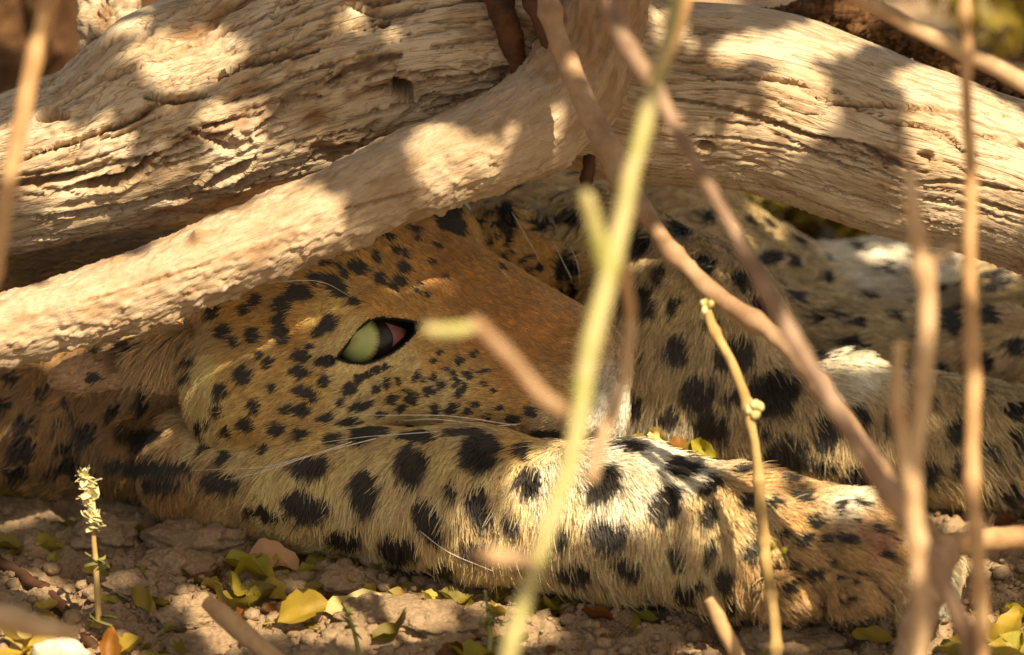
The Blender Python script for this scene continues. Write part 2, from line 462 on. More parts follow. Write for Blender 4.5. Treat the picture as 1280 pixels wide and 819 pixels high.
CREASE = [[(958,700),(1000,716),(1024,744),(1030,790)], [(1040,704),(1084,722),(1108,748),(1112,792)], [(1100,690),(1140,712),(1156,742),(1160,790)]]
CREASE = [np.array([P(x, y, -90)[:2] for x, y in c]) for c in CREASE]
def crease_dist(p):
    out = np.full(len(p), 99.0, np.float32)
    c = np.nonzero((p[:, 0] > 290) & (p[:, 0] < 580) & (p[:, 1] > -420) & (p[:, 1] < -240) & (p[:, 2] < 10))[0]
    if len(c):
        q = p[c, :2]
        for L in CREASE:
            for k in range(len(L) - 1):
                a, b = L[k], L[k+1]; e = b - a; h = np.clip((q - a) @ e / (e @ e), 0, 1)
                out[c] = np.minimum(out[c], np.linalg.norm(q - a - h[:, None] * e, axis=1))
    return out
def toe_creases(p): return 15 * np.exp(-(crease_dist(p) / 9) ** 2)
def sdf(p):
    p = np.asarray(p, np.float32)
    out = np.empty(len(p), np.float32)
    for c in range(0, len(p), 400000):
        q = p[c:c+400000]
        ds = {}
        for pr, gi in zip(PR, PG):
            e = prim(pr, q); k = np.float32(pr[-2] if pr[0] == 'e' else pr[-1])
            d = ds.get(gi)
            if d is not None:
                h = np.maximum(k - np.abs(d - e), 0) / k
                e = np.minimum(d, e) - h*h*k*.25
            ds[gi] = e
        ds[2] = ds[2] + toe_creases(q)
        d = None; k = np.float32(8)
        for e in ds.values():
            if d is None: d = e
            else:
                h = np.maximum(k - np.abs(d - e), 0) / k
                d = np.minimum(d, e) - h*h*k*.25
        # creases: far side of the nose bridge, lips, toes
        al = np.maximum(almond(q), q[:, 2] - 235); al = np.maximum(al, 100 - q[:, 2])
        k = np.float32(5); e = -al; h = np.maximum(k - np.abs(d - e), 0) / k
        d = np.maximum(d, e) + h*h*k*.25
        out[c:c+400000] = d
    return out

def surface_nets(f, o, st):
    nx, ny, nz = f.shape
    ins = f < 0
    corners = [(i, j, k) for i in (0, 1) for j in (0, 1) for k in (0, 1)]
    sl = lambda a, c: a[c[0]:nx-1+c[0], c[1]:ny-1+c[1], c[2]:nz-1+c[2]]
    cnt = sum(sl(ins, c).astype(np.int8) for c in corners)
    act = (cnt > 0) & (cnt < 8)
    idx = -np.ones(act.shape, np.int64); ii = np.argwhere(act); idx[act] = np.arange(len(ii))
    acc = np.zeros((len(ii), 3)); n = np.zeros(len(ii))
    for a in range(8):
        for b in range(a + 1, 8):
            ca, cb = np.array(corners[a]), np.array(corners[b])
            if np.abs(ca - cb).sum() != 1: continue
            fa = f[tuple((ii + ca).T)]; fb = f[tuple((ii + cb).T)]
            m = (fa < 0) != (fb < 0)
            t = np.where(m, fa / np.where(m, fa - fb, 1), 0)
            acc += np.where(m[:, None], ca + (cb - ca) * t[:, None], 0); n += m
    v = (ii + acc / n[:, None]) * st + o
    quads = []
    for ax in range(3):
        u, w_ = [(1, 2), (2, 0), (0, 1)][ax]
        s0 = [slice(None)] * 3; s1 = [slice(None)] * 3
        s0[ax] = slice(0, -1); s1[ax] = slice(1, None)
        a = ins[tuple(s0)]; b = ins[tuple(s1)]
        e = np.argwhere(a != b)
        ok = (e[:, u] > 0) & (e[:, w_] > 0) & (e[:, u] < act.shape[u]) & (e[:, w_] < act.shape[w_]) & (e[:, ax] < act.shape[ax])
        e = e[ok]; flip = a[tuple(e.T)]
        def at(du, dw):
            c = e.copy(); c[:, u] += du; c[:, w_] += dw; return idx[tuple(c.T)]
        q = np.stack([at(-1, -1), at(0, -1), at(0, 0), at(-1, 0)], -1)
        q[~flip] = q[~flip][:, ::-1]
        quads.append(q)
    q = np.vstack(quads)
    return v, q[(q >= 0).all(1)]

def subdiv(v, q):
    e = np.stack([q, np.roll(q, -1, 1)], -1).reshape(-1, 2); es = np.sort(e, 1)
    key = es[:, 0].astype(np.int64) * len(v) + es[:, 1]
    uq, first, inv = np.unique(key, return_index=True, return_inverse=True)
    mid = v[es[first]].mean(1); ev = len(v) + inv.reshape(-1, 4); cv = len(v) + len(uq) + np.arange(len(q))
    nv = np.vstack([v, mid, v[q].mean(1)])
    nq = [np.stack([q[:, k], ev[:, k], cv, ev[:, (k - 1) % 4]], -1) for k in range(4)]
    return nv, np.vstack(nq)

def grad(p, e=1.5):
    k = np.array([[1,-1,-1],[-1,-1,1],[-1,1,-1],[1,1,1]], np.float32)
    g = sum(kk * sdf(p + kk * e)[:, None] for kk in k) / (4 * e)
    return g

o0 = np.array([-800., -345, -180]); o1 = np.array([920., 260, 1210]); st = 11.5
dims = np.ceil((o1 - o0) / st).astype(int)
I = np.stack(np.meshgrid(*[np.arange(d) for d in dims], indexing='ij'), -1).reshape(-1, 3)
F = sdf(I * st + o0).reshape(dims)
F[0] = F[-1] = 9; F[:, 0] = F[:, -1] = 9; F[:, :, 0] = F[:, :, -1] = 9
bv, bq = surface_nets(F, o0, st)
coarse_body = (bv.copy(), np.vstack([bq[:, [0,1,2]], bq[:, [0,2,3]]]))
bv, bq = subdiv(bv, bq)
def project(v, it=2):
    for _ in range(it):
        d = sdf(v); g = grad(v); n2 = (g*g).sum(1)
        stp = np.clip(d / np.maximum(n2, .15), -6, 6)
        v = v - g * stp[:, None]
    return v
bv = project(bv)
# finer faces round the eye
me = bpy.data.meshes.new('tmp'); me.from_pydata(bv.tolist(), [], bq.tolist())
bm = bmesh.new(); bm.from_mesh(me)
for rad in (95, 75):
    ed = [e for e in bm.edges if (e.verts[0].co - Vector(EYE - np.array([-8, 0, 30]))).length < rad and (e.verts[1].co - Vector(EYE - np.array([-8, 0, 30]))).length < rad]
    bmesh.ops.subdivide_edges(bm, edges=ed, cuts=1, use_grid_fill=True)
bmesh.ops.triangulate(bm, faces=bm.faces[:])
bm.to_mesh(me); bm.free()
bv = np.empty(len(me.vertices) * 3); me.vertices.foreach_get('co', bv); bv = bv.reshape(-1, 3)
bt = np.empty(len(me.polygons) * 3, np.int32); me.polygons.foreach_get('vertices', bt); bt = bt.reshape(-1, 3)
bpy.data.meshes.remove(me)
ne = np.linalg.norm(bv - EYE, axis=1) < 120
bv[ne] = project(bv[ne])
bn = grad(bv); bn /= np.linalg.norm(bn, axis=1)[:, None] + 1e-9
# drop to the soil instead of under it
print('body', bv.shape, bt.shape)

CAMV = np.array([0, 0, -DIST / S])
body_bvh = BVHTree.FromPolygons(bv.tolist(), bt.tolist())
def hit(px, py, bvh=None):
    d = P(px, py, 0) - CAMV; d /= np.linalg.norm(d)
    l, n, i, t = (bvh or body_bvh).ray_cast(Vector(CAMV), Vector(d))
    return (None, None) if l is None else (np.array(l), np.array(n))

# ------------------------------------------------------------------ leopard: coat pattern (photo spots laid on the body surface)
SPOTS = """274 384 6 8 0;287 412 9 11 0;313 385 6 6 0;327 375 7 7 0;323 419 8 9 0;360 381 9 12 0;372 365 10 10 0;387 368 9 9 0;355 398 7 7 0;358 417 10 12 0
416 400 13 9 30;402 412 6 6 0;250 439 6 7 0;241 458 4 7 0;310 465 12 9 -35;282 482 10 8 -40;276 503 11 6 -45;341 450 6 6 0;345 482 6 6 0;323 502 8 9 0;315 526 11 9 -30;352 533 7 7 0
382 444 10 8 0;382 463 12 7 0;409 450 10 8 0;410 474 7 6 -40;389 488 17 7 -20;372 509 20 6 0;414 519 11 5 20;250 525 5 8 0;440 484 9 8 0;451 472 6 5 0;460 468 5 4 0;472 462 6 4 0;484 458 5 3 0
457 505 15 5 12;488 478 4 8 0;473 484 4 4 0;494 498 7 5 35;289 535 9 5 -45;385 542 11 6 0;425 358 17 8 -35;448 376 10 4 -30
418 334 14 4 -10;453 338 14 7 -15;479 351 8 6 -40;477 328 4 9 20;510 338 7 6 -30;505 354 7 5 -30;495 362 6 5 -30;525 366 4 3 0;527 356 3 3 0;451 316 8 4 0;490 300 8 3 -20;525 290 7 4 -20;527 302 4 3 0;551 309 5 2.5 -30;511 321 3 4 0;539 371 3 3 0;465 300 8 4 -10
553 441 3 3 0;578 454 5 4 0;596 443 4 3 0;574 474 4 8 10;590 468 4 4 0;556 480 6 6 30;541 490 6 5 30;520 498 7 6 30;525 470 4 9 -10;545 453 3 4 0;547 470 3 5 0;579 490 6 5 30;570 509 9 6 35;549 513 5 7 0;600 505 5 3 20;631 509 5 3 20;647 525 9 5 0;668 515 6 6 0;502 476 3 4 0;612 464 12 1.6 5;562 462 3 3 0;585 480 3 4 0;620 490 3 2 0
445 525 15 5 5;470 541 24 7 5;424 549 12 7 10;530 543 26 5 3;590 540 24 4 0;640 540 20 4 0;690 543 20 5 -4;725 548 14 5 -4;300 425 5 6 0;330 440 4 4 0;395 430 5 4 20;400 350 8 6 -20;345 345 8 6 -20;436 345 7 4 -20;500 318 5 4 -30;545 330 3 3 0;560 350 2 2 0;430 500 5 4 0;335 556 8 5 -20;535 475 3 4 0;512 488 4 4 30;505 510 6 4 20;480 515 7 3 10;610 480 3 3 0;590 515 4 3 10;615 520 4 3 0
595 256 3 12 0;612 269 4 4 0;618 281 4 4 0;603 279 4 4 0;621 298 6 4 20;613 305 4 3 0;637 303 3 7 0;632 322 5 3 0;643 317 3 3 0;655 326 9 4 20;665 320 3 3 0;676 334 3 5 0;667 339 4 3 0;633 338 3 2 0;717 361 3 7 20;707 368 7 3 -10;699 351 3 4 0;608 253 3 3 0
770 562 20 6 -3;750 598 20 16 0;845 582 22 10 -10;825 623 18 20 0;884 601 13 8 0;761 654 24 16 -15;884 634 10 14 0;929 623 12 6 0;847 679 13 14 0;939 645 8 12 0;786 693 19 12 -20;934 675 10 12 0;890 676 7 14 0;903 711 11 14 0;853 732 11 14 0;870 714 7 7 0;662 594 12 17 0;701 657 9 16 0;714 701 22 12 0;807 747 18 14 0;947 723 8 14 0;907 745 9 12 0;915 592 8 6 0;960 700 7 9 0
608 560 25 19 10;663 562 10 7 0;523 573 18 22 0;463 605 18 23 0;539 635 15 27 30;571 603 6 7 0;602 623 18 20 0;497 671 26 17 0;597 672 22 12 0;389 622 30 17 -5;395 577 26 9 10;549 702 16 10 0;433 663 20 12 0;336 634 22 8 0;655 690 16 12 0;690 735 16 10 0;640 640 10 8 0
190 540 27 13 5;183 572 33 9 0;201 595 25 9 0;178 504 8 11 0;144 512 8 7 0;109 540 16 12 0;84 560 18 6 15;90 582 28 10 5;240 573 9 8 0;87 520 20 5 30;56 487 9 8 0;31 526 17 8 10;30 560 18 14 0;5 505 8 8 0;282 595 26 12 0;264 551 6 9 20;290 564 8 6 -40;250 525 4 5 0;266 519 5 3 -30;81 503 6 4 0;20 590 16 8 0;15 470 10 7 0
989 622 13 6 -15;1011 649 12 8 -25;997 671 12 8 20;974 661 7 5 0;983 700 7 5 0;1049 672 14 5 -5;1033 699 7 6 0;1024 672 5 5 0;1041 636 7 9 -20;1064 630 9 4 -20;974 600 12 7 0;1010 712 9 5 15;1055 746 8 4 0;1090 660 9 5 -20;960 625 7 5 0;1020 610 7 3 -10;975 680 5 4 0;1060 650 6 2.5 -15;990 725 5 3 20;1045 720 5 3 0;1110 670 5 3 -20;1100 690 8 4 0;1075 715 7 4 0
803 367 22 20 0;797 304 16 16 0;797 436 10 12 0;851 426 14 18 0;878 478 20 22 0;890 517 22 18 0;961 480 28 22 0;918 428 22 20 0;1110 460 16 8 0;1114 517 14 16 0;1026 397 8 8 0;1055 393 8 6 0;1075 403 8 6 0;1008 373 12 7 0;1175 462 12 8 0;1191 528 14 14 0;1270 511 16 10 0;1254 346 14 14 0;1118 334 10 8 0;967 322 14 9 0;1069 428 20 8 0;1030 525 16 22 0;980 555 28 24 0;1272 545 12 10 0;1155 580 14 12 0;1197 575 12 12 0;1260 615 14 8 0;1065 580 18 14 0;1235 560 10 9 0;950 380 16 10 0;1130 395 9 6 0;1160 420 9 6 0;1095 370 8 5 0;985 405 10 6 0;930 345 14 10 0;880 330 14 12 0
635 272 13 22 0;566 270 15 24 -20;578 292 10 8 -30;712 333 14 18 0;711 270 20 10 0;679 279 8 8 0;655 235 14 8 0;750 290 14 9 0;846 560 20 12 0;915 570 16 10 0;760 380 10 10 0"""
spots = []
_xy = [tuple(map(float, t.split()[:2])) for t in SPOTS.replace('\n', ';').split(';') if t.strip()]
for _k in range(900):
    _x, _y = rng.uniform(790, 1290), rng.uniform(250, 640)
    _h, _n = hit(_x, _y)
    if _h is None or _h[2] < 300: continue
    if min((a - _x) ** 2 + (b - _y) ** 2 for a, b in _xy) < 40 ** 2: continue
    _xy.append((_x, _y)); _r = rng.uniform(7, 13)
    SPOTS += f';{_x:.0f} {_y:.0f} {_r * rng.uniform(.9, 1.4):.1f} {_r:.1f} {rng.uniform(-30, 30):.0f}'
for t in SPOTS.replace('\n', ';').split(';'):
    t = t.strip()
    if not t: continue
    x, y, a, b, an = map(float, t.split())
    h, n = hit(x, y)
    if h is None: continue
    # unit photo steps laid on the tangent plane
    def tp(px, py):
        d = P(px, py, 0) - CAMV; nn = n
        den = d @ nn
        if abs(den) < .35 * np.linalg.norm(d): nn = nn - np.array([0, 0, .6]); nn /= np.linalg.norm(nn); den = d @ nn
        return CAMV + d * (((h - CAMV) @ nn) / den)
    ca, sa = math.cos(math.radians(an)), math.sin(math.radians(an))
    e1 = tp(x + ca, y - sa) - tp(x, y); e2 = tp(x - sa, y - ca) - tp(x, y)
    kk = 1.16 if max(a, b) < 9 and x < 760 else 1.04
    if h[2] > 300 and x > 780: kk = 1.05
    spots.append((h, n, e1, e2, a * kk + .6, b * kk + .6))
nman = len(spots)

def dark_mask(p, n):
    """0 light coat .. 1 dark spot; painted toe-crease shade in between"""
    m = np.zeros(len(p), np.float32)
    wob = p + np.stack([noise(p / 9), noise(p / 9 + 40), noise(p / 9 + 80)], -1) * 3.2
    px, py = V2PX(p)
    for h, nn, e1, e2, a, b in spots:
        R = max(a * np.linalg.norm(e1), b * np.linalg.norm(e2)) * 1.7 + 6
        c = np.nonzero((np.abs(p[:, 0] - h[0]) < R) & (np.abs(p[:, 1] - h[1]) < R) & (np.abs(p[:, 2] - h[2]) < R))[0]
        if not len(c): continue
        q = wob[c] - h; q = q - (q @ nn)[:, None] * nn * .7
        A = np.stack([e1, e2], 1); sol = q @ np.linalg.pinv(A).T
        d = np.sqrt((sol[:, 0] / a) ** 2 + (sol[:, 1] / b) ** 2)
        f = smooth(1.16, .88, d) * (n[c] @ nn > 0)
        m[c] = np.maximum(m[c], f)
    # toe creases: shade painted into the coat as a half-dark line
    m = np.maximum(m, .5 * np.exp(-(crease_dist(p) / 4) ** 2))
    return m

sidx = rng.permutation(len(bv))
taken = [s[0] for s in spots]
grid = {}
def gk(p): return tuple(np.floor(p / 44).astype(int))
for t in taken: grid.setdefault(gk(t), []).append(t)
for i_ in sidx[:9000]:
    p = bv[i_]; n = bn[i_]
    px, py = V2PX(p[None]); vis = n[2] < .1 and -20 < px[0] < 1300 and 0 < py[0] < 819 and p[2] < 640
    if vis: continue
    k = gk(p); ok = True
    for dx in (-1,0,1):
        for dy in (-1,0,1):
            for dz in (-1,0,1):
                for t in grid.get((k[0]+dx, k[1]+dy, k[2]+dz), ()):
                    if np.linalg.norm(t - p) < 42: ok = False
    if not ok: continue
    grid.setdefault(k, []).append(p)
    t1 = np.cross(n, [.3, .9, .2]); t1 /= np.linalg.norm(t1); t2 = np.cross(n, t1)
    r = random.uniform(9, 17)
    spots.append((p, n, t1, t2, r * random.uniform(.8, 1.3), r))

# coat control points: px py direction(deg, photo) length lift colour
COL = dict(bridge=(196,138,60), face=(218,170,88), cheek=(230,190,112), pale=(242,214,152), leg=(238,210,158), cream=(252,240,212), paw=(210,172,114), shoulder_shaded=(172,132,78),  # shoulder brown is darkened to carry the shadow lying on it
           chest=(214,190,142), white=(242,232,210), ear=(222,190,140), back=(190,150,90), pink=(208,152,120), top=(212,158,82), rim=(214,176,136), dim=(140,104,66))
CTRL = """700 430 155 10 .35 bridge;640 390 150 9 .35 bridge;580 360 150 9 .35 bridge;560 340 145 9 .3 bridge;600 420 160 9 .3 bridge;650 470 165 9 .3 bridge
520 330 140 11 .35 top;470 320 140 13 .4 face;420 340 150 14 .4 face;380 360 165 14 .4 face;480 375 150 10 .3 face;530 385 150 8 .3 face
330 400 185 15 .4 face;300 400 200 16 .4 face;380 420 190 12 .35 face;410 400 215 10 .35 cheek;420 380 215 12 .35 cheek
350 460 205 13 .35 cheek;300 470 215 16 .4 cheek;400 480 205 12 .35 cheek;350 520 210 14 .35 cheek;300 540 225 16 .4 cheek
460 475 200 8 .3 pale;510 450 200 7 .3 pale;500 490 195 10 .35 cheek;560 490 190 10 .35 pale;600 510 185 10 .35 cheek;650 505 180 9 .35 face;450 520 200 12 .35 pale;400 550 205 14 .35 cheek;550 450 170 8 .3 face
700 500 180 9 .4 face;690 525 185 9 .4 chest;745 500 200 8 .4 white;760 520 250 10 .5 white;765 540 260 10 .5 white
640 320 150 9 .3 face;680 330 140 9 .3 top;610 280 120 9 .3 cheek
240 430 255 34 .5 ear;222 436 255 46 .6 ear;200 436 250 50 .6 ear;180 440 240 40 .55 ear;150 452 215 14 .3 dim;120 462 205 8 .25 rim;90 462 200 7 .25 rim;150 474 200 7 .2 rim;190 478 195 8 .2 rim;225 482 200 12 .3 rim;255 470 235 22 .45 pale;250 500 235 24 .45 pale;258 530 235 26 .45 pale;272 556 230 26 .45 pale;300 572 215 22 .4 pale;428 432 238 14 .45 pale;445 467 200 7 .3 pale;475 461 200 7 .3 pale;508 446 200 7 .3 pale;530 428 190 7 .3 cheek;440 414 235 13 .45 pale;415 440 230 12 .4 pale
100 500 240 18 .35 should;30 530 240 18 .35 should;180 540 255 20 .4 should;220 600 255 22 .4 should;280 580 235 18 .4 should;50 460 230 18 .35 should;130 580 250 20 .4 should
350 590 240 22 .4 pale;400 600 250 24 .45 pale;450 630 255 26 .45 leg;450 570 230 18 .4 pale;520 600 255 26 .45 leg;480 670 260 28 .45 leg;560 660 260 28 .45 leg
560 570 255 22 .4 pale;620 580 260 24 .45 leg;650 560 240 20 .4 cheek;600 540 220 16 .35 chest;650 640 265 28 .45 leg;620 690 265 28 .45 leg;690 600 285 26 .5 cream
720 580 300 24 .5 cream;720 650 270 28 .45 leg;750 570 350 24 .55 cream;820 570 10 22 .55 cream;760 620 280 26 .45 cream;800 600 300 26 .5 cream;850 600 310 24 .5 cream;780 680 268 28 .45 leg;730 720 268 28 .45 leg
840 650 275 26 .45 leg;880 620 290 24 .45 leg;830 720 268 28 .45 leg;890 690 270 28 .45 leg;900 750 268 28 .45 leg;940 600 20 24 .5 paw;940 650 300 24 .45 leg;950 700 280 24 .45 paw;950 760 275 22 .4 paw
1000 610 15 22 .5 paw;1050 630 350 20 .45 cream;1100 650 340 18 .45 paw;1000 660 330 18 .45 paw;1060 690 330 16 .45 paw;1090 670 335 16 .4 pink;1120 700 325 16 .45 paw;1000 740 310 15 .4 paw;1080 740 315 15 .4 paw;1140 720 320 16 .45 pale;1170 740 310 18 .5 white
830 480 255 26 .4 chest;800 400 250 24 .4 chest;850 350 250 22 .4 chest;900 450 260 26 .4 chest;820 540 265 28 .4 white;700 280 240 20 .4 chest;950 500 280 28 .4 chest
1050 460 340 30 .5 cream;1000 530 280 26 .4 chest;1100 530 285 24 .4 chest;1200 520 290 22 .4 chest;1100 600 285 22 .4 chest;1250 590 300 26 .4 chest;1050 390 190 20 .4 chest;1150 410 190 20 .4 chest;1230 430 200 16 .35 ear;1000 350 200 20 .4 chest;1130 330 190 20 .4 white;1250 350 190 20 .4 chest
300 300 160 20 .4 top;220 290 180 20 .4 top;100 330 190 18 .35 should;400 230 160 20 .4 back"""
cp = []
for t in CTRL.replace('\n', ';').split(';'):
    x, y, an, L, lf, c = t.split(); h, n = hit(float(x), float(y))
    if h is None: continue
    a = math.radians(float(an)); d = np.array([math.cos(a), math.sin(a), 0.0])
    d = d - n * (d @ n); d /= np.linalg.norm(d) + 1e-6
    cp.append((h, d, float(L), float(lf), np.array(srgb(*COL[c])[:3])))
# unseen side
cp.append((np.array([-300., 100, 900]), np.array([-.3, -.5, .5]), 20, .35, np.array(srgb(*COL['back'])[:3])))
cp.append((np.array([300., 100, 1100]), np.array([.8, -.3, 0]), 20, .35, np.array(srgb(*COL['back'])[:3])))
CPp = np.array([c[0] for c in cp]); CPd = np.array([c[1] for c in cp]); CPx = np.array([[c[2], c[3], *c[4]] for c in cp])

def coat(p):
    D = np.empty((len(p), 3), np.float32); Xx = np.empty((len(p), 5), np.float32)
    for c in range(0, len(p), 40000):
        q = p[c:c+40000]
        d2 = ((q[:, None].astype(np.float32) - CPp[None].astype(np.float32)) ** 2).sum(-1) + 60
        wt = d2 ** -1.9; wt /= wt.sum(1)[:, None]
        D[c:c+40000] = wt @ CPd; Xx[c:c+40000] = wt @ CPx
    return D, Xx

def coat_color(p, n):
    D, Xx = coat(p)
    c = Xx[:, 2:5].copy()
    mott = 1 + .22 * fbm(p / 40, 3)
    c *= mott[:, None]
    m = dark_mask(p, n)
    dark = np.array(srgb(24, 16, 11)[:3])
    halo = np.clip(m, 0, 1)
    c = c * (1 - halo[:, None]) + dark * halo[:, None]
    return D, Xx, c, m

leopard = empty('leopard', on_ground(520, 700))
tag(leopard, 'spotted leopard lying with its head on its foreleg under the fallen log', 'leopard')
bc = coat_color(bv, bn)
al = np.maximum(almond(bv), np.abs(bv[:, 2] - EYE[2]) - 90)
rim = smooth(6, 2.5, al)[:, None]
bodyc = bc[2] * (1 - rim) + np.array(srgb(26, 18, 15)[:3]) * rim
# nose leather and lips
nz = smooth(24, 14, np.linalg.norm(bv - P(764, 470, 205), axis=1))[:, None]
bodyc = bodyc * (1 - nz) + np.array(srgb(120, 74, 62)[:3]) * nz
# keep the body out of the soil
wv = V2W(bv); low = gz(0, 0) - .012
wv[:, 2] = np.where(wv[:, 2] < low, low + (wv[:, 2] - low) * .02, wv[:, 2])
body = mesh_obj('body', wv, bt, M['skin'], leopard, view=False)
attr(body, 'fur_color', np.c_[bodyc, np.ones(len(bv))], 'FLOAT_COLOR')

# ------------------------------------------------------------------ leopard: fur
def sample(n, weight):
    a = bv[bt[:, 0]]; b = bv[bt[:, 1]]; c = bv[bt[:, 2]]
    ar = np.linalg.norm(np.cross(b - a, c - a), axis=1) / 2
    wgt = ar * weight; cs = np.cumsum(wgt); f = np.searchsorted(cs, rng.random(n) * cs[-1])
    f = np.minimum(f, len(bt) - 1)
    r1 = np.sqrt(rng.random(n))[:, None]; r2 = rng.random(n)[:, None]
    w0, w1, w2 = 1 - r1, r1 * (1 - r2), r1 * r2
    p = a[f] * w0 + b[f] * w1 + c[f] * w2
    nn = bn[bt[f, 0]] * w0 + bn[bt[f, 1]] * w1 + bn[bt[f, 2]] * w2
    return p, nn / (np.linalg.norm(nn, axis=1)[:, None] + 1e-9)

cen = bv[bt].mean(1); fn = bn[bt].mean(1)
tpx, tpy = V2PX(cen)
vis = (fn[:, 2] < .45) & (tpx > -120) & (tpx < 1400) & (tpy > 150) & (tpy < 900)
near = vis & (cen[:, 2] < 345) & (tpx < 1210)
above = V2W(cen)[:, 2] > gz(0, 0) - .004
def fur(name, npoint, N, weight, rad, lenk=1.0, clump=.6):
    p, n = sample(N, weight)
    D, Xx, c, m = coat_color(p, n)
    D = D - n * (D * n).sum(1)[:, None]
    D += np.stack([noise(p / 26), noise(p / 26 + 50), noise(p / 26 + 90)], -1) * .42
    D += rng.normal(size=D.shape) * .16
    D = D - n * (D * n).sum(1)[:, None]; D /= np.linalg.norm(D, axis=1)[:, None] + 1e-6
    L = Xx[:, 0] * lenk * rng.uniform(.6, 1.2, len(p)) * np.where(rng.random(len(p)) < .05, 1.45, 1) * (1 + .25 * noise(p / 18 + 7))
    lift = np.clip(Xx[:, 1] + rng.normal(size=len(p)) * .13, .06, 1.0)
    eyed = np.maximum(almond(p), np.abs(p[:, 2] - EYE[2]) - 90)
    L *= .35 + .65 * smooth(2, 22, eyed)
    keep = (eyed > 3.5) & (np.linalg.norm(p - P(764, 470, 205), axis=1) > 16)
    p, n, D, L, lift, c, m = (a[keep] for a in (p, n, D, L, lift, c, m))
    t = np.linspace(0, 1, npoint)
    pts = p[:, None] + L[:, None, None] * (t[None, :, None] * D[:, None] * np.cos(lift)[:, None, None]
          + (np.sin(lift)[:, None] * (t - .55 * t * t)[None])[:, :, None] * n[:, None])
    # clumping towards guide hairs
    ng = max(20, len(p) // 14); g = rng.choice(len(p), ng, replace=False)
    kd = KDTree(ng)
    for k, gi in enumerate(g): kd.insert(p[gi], k)
    kd.balance()
    near_ = np.array([kd.find(q)[1] for q in p.tolist()])
    gi = g[near_]; off = (pts[gi] - p[gi][:, None])
    target = p[gi][:, None] + off * (L / L[gi])[:, None, None]
    amt = (t ** 1.3)[None, :, None] * (clump * rng.uniform(.3, 1, len(p)))[:, None, None]
    pts = pts * (1 - amt) + target * amt
    br = rng.uniform(.72, 1.25, len(p)) * (1 + .1 * rng.normal(size=len(p)))
    br *= np.where(m > .5, 1.0, rng.uniform(.8, 1.2, ng)[near_])
    cc = np.clip(c * br[:, None], .002, .92)
    cv = bpy.data.hair_curves.new(name); cv.add_curves([npoint] * len(p))
    w_ = V2W(pts.reshape(-1, 3))
    cv.attributes['position'].data.foreach_set('vector', w_.astype(np.float32).ravel())
    prof = np.array([1, .95, .75, .25])[:npoint] if npoint == 4 else np.linspace(1, .2, npoint)
    rr = (rad * S * prof[None] * rng.uniform(.7, 1.3, len(p))[:, None]).astype(np.float32)
    ra = cv.attributes.get('radius') or cv.attributes.new('radius', 'FLOAT', 'POINT')
    ra.data.foreach_set('value', rr.ravel())
    # tips a little lighter than roots on the light coat
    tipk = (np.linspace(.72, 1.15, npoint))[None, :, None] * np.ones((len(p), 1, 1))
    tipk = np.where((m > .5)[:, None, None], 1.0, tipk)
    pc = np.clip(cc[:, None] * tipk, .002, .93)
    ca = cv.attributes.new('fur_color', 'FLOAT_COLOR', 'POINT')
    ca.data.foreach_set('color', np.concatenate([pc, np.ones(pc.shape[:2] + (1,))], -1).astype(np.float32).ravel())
    cv.materials.append(M['fur'])
    o = bpy.data.objects.new('fur', cv); col.objects.link(o)
    o.parent = leopard; o.matrix_parent_inverse = parent_inv(leopard)
    o['kind'] = 'stuff'
    return o
hl = np.where(cen[:, 0] < 120, 1.0, 1.0)
face = near & (tpy < 560) & (tpx > 230) & (tpx < 790)
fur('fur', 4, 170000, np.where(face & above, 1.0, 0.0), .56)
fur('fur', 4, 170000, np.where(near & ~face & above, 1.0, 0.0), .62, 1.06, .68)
fur('fur', 4, 70000, np.where(vis & ~near & above, 1.0, 0.0), .95, 1.15)

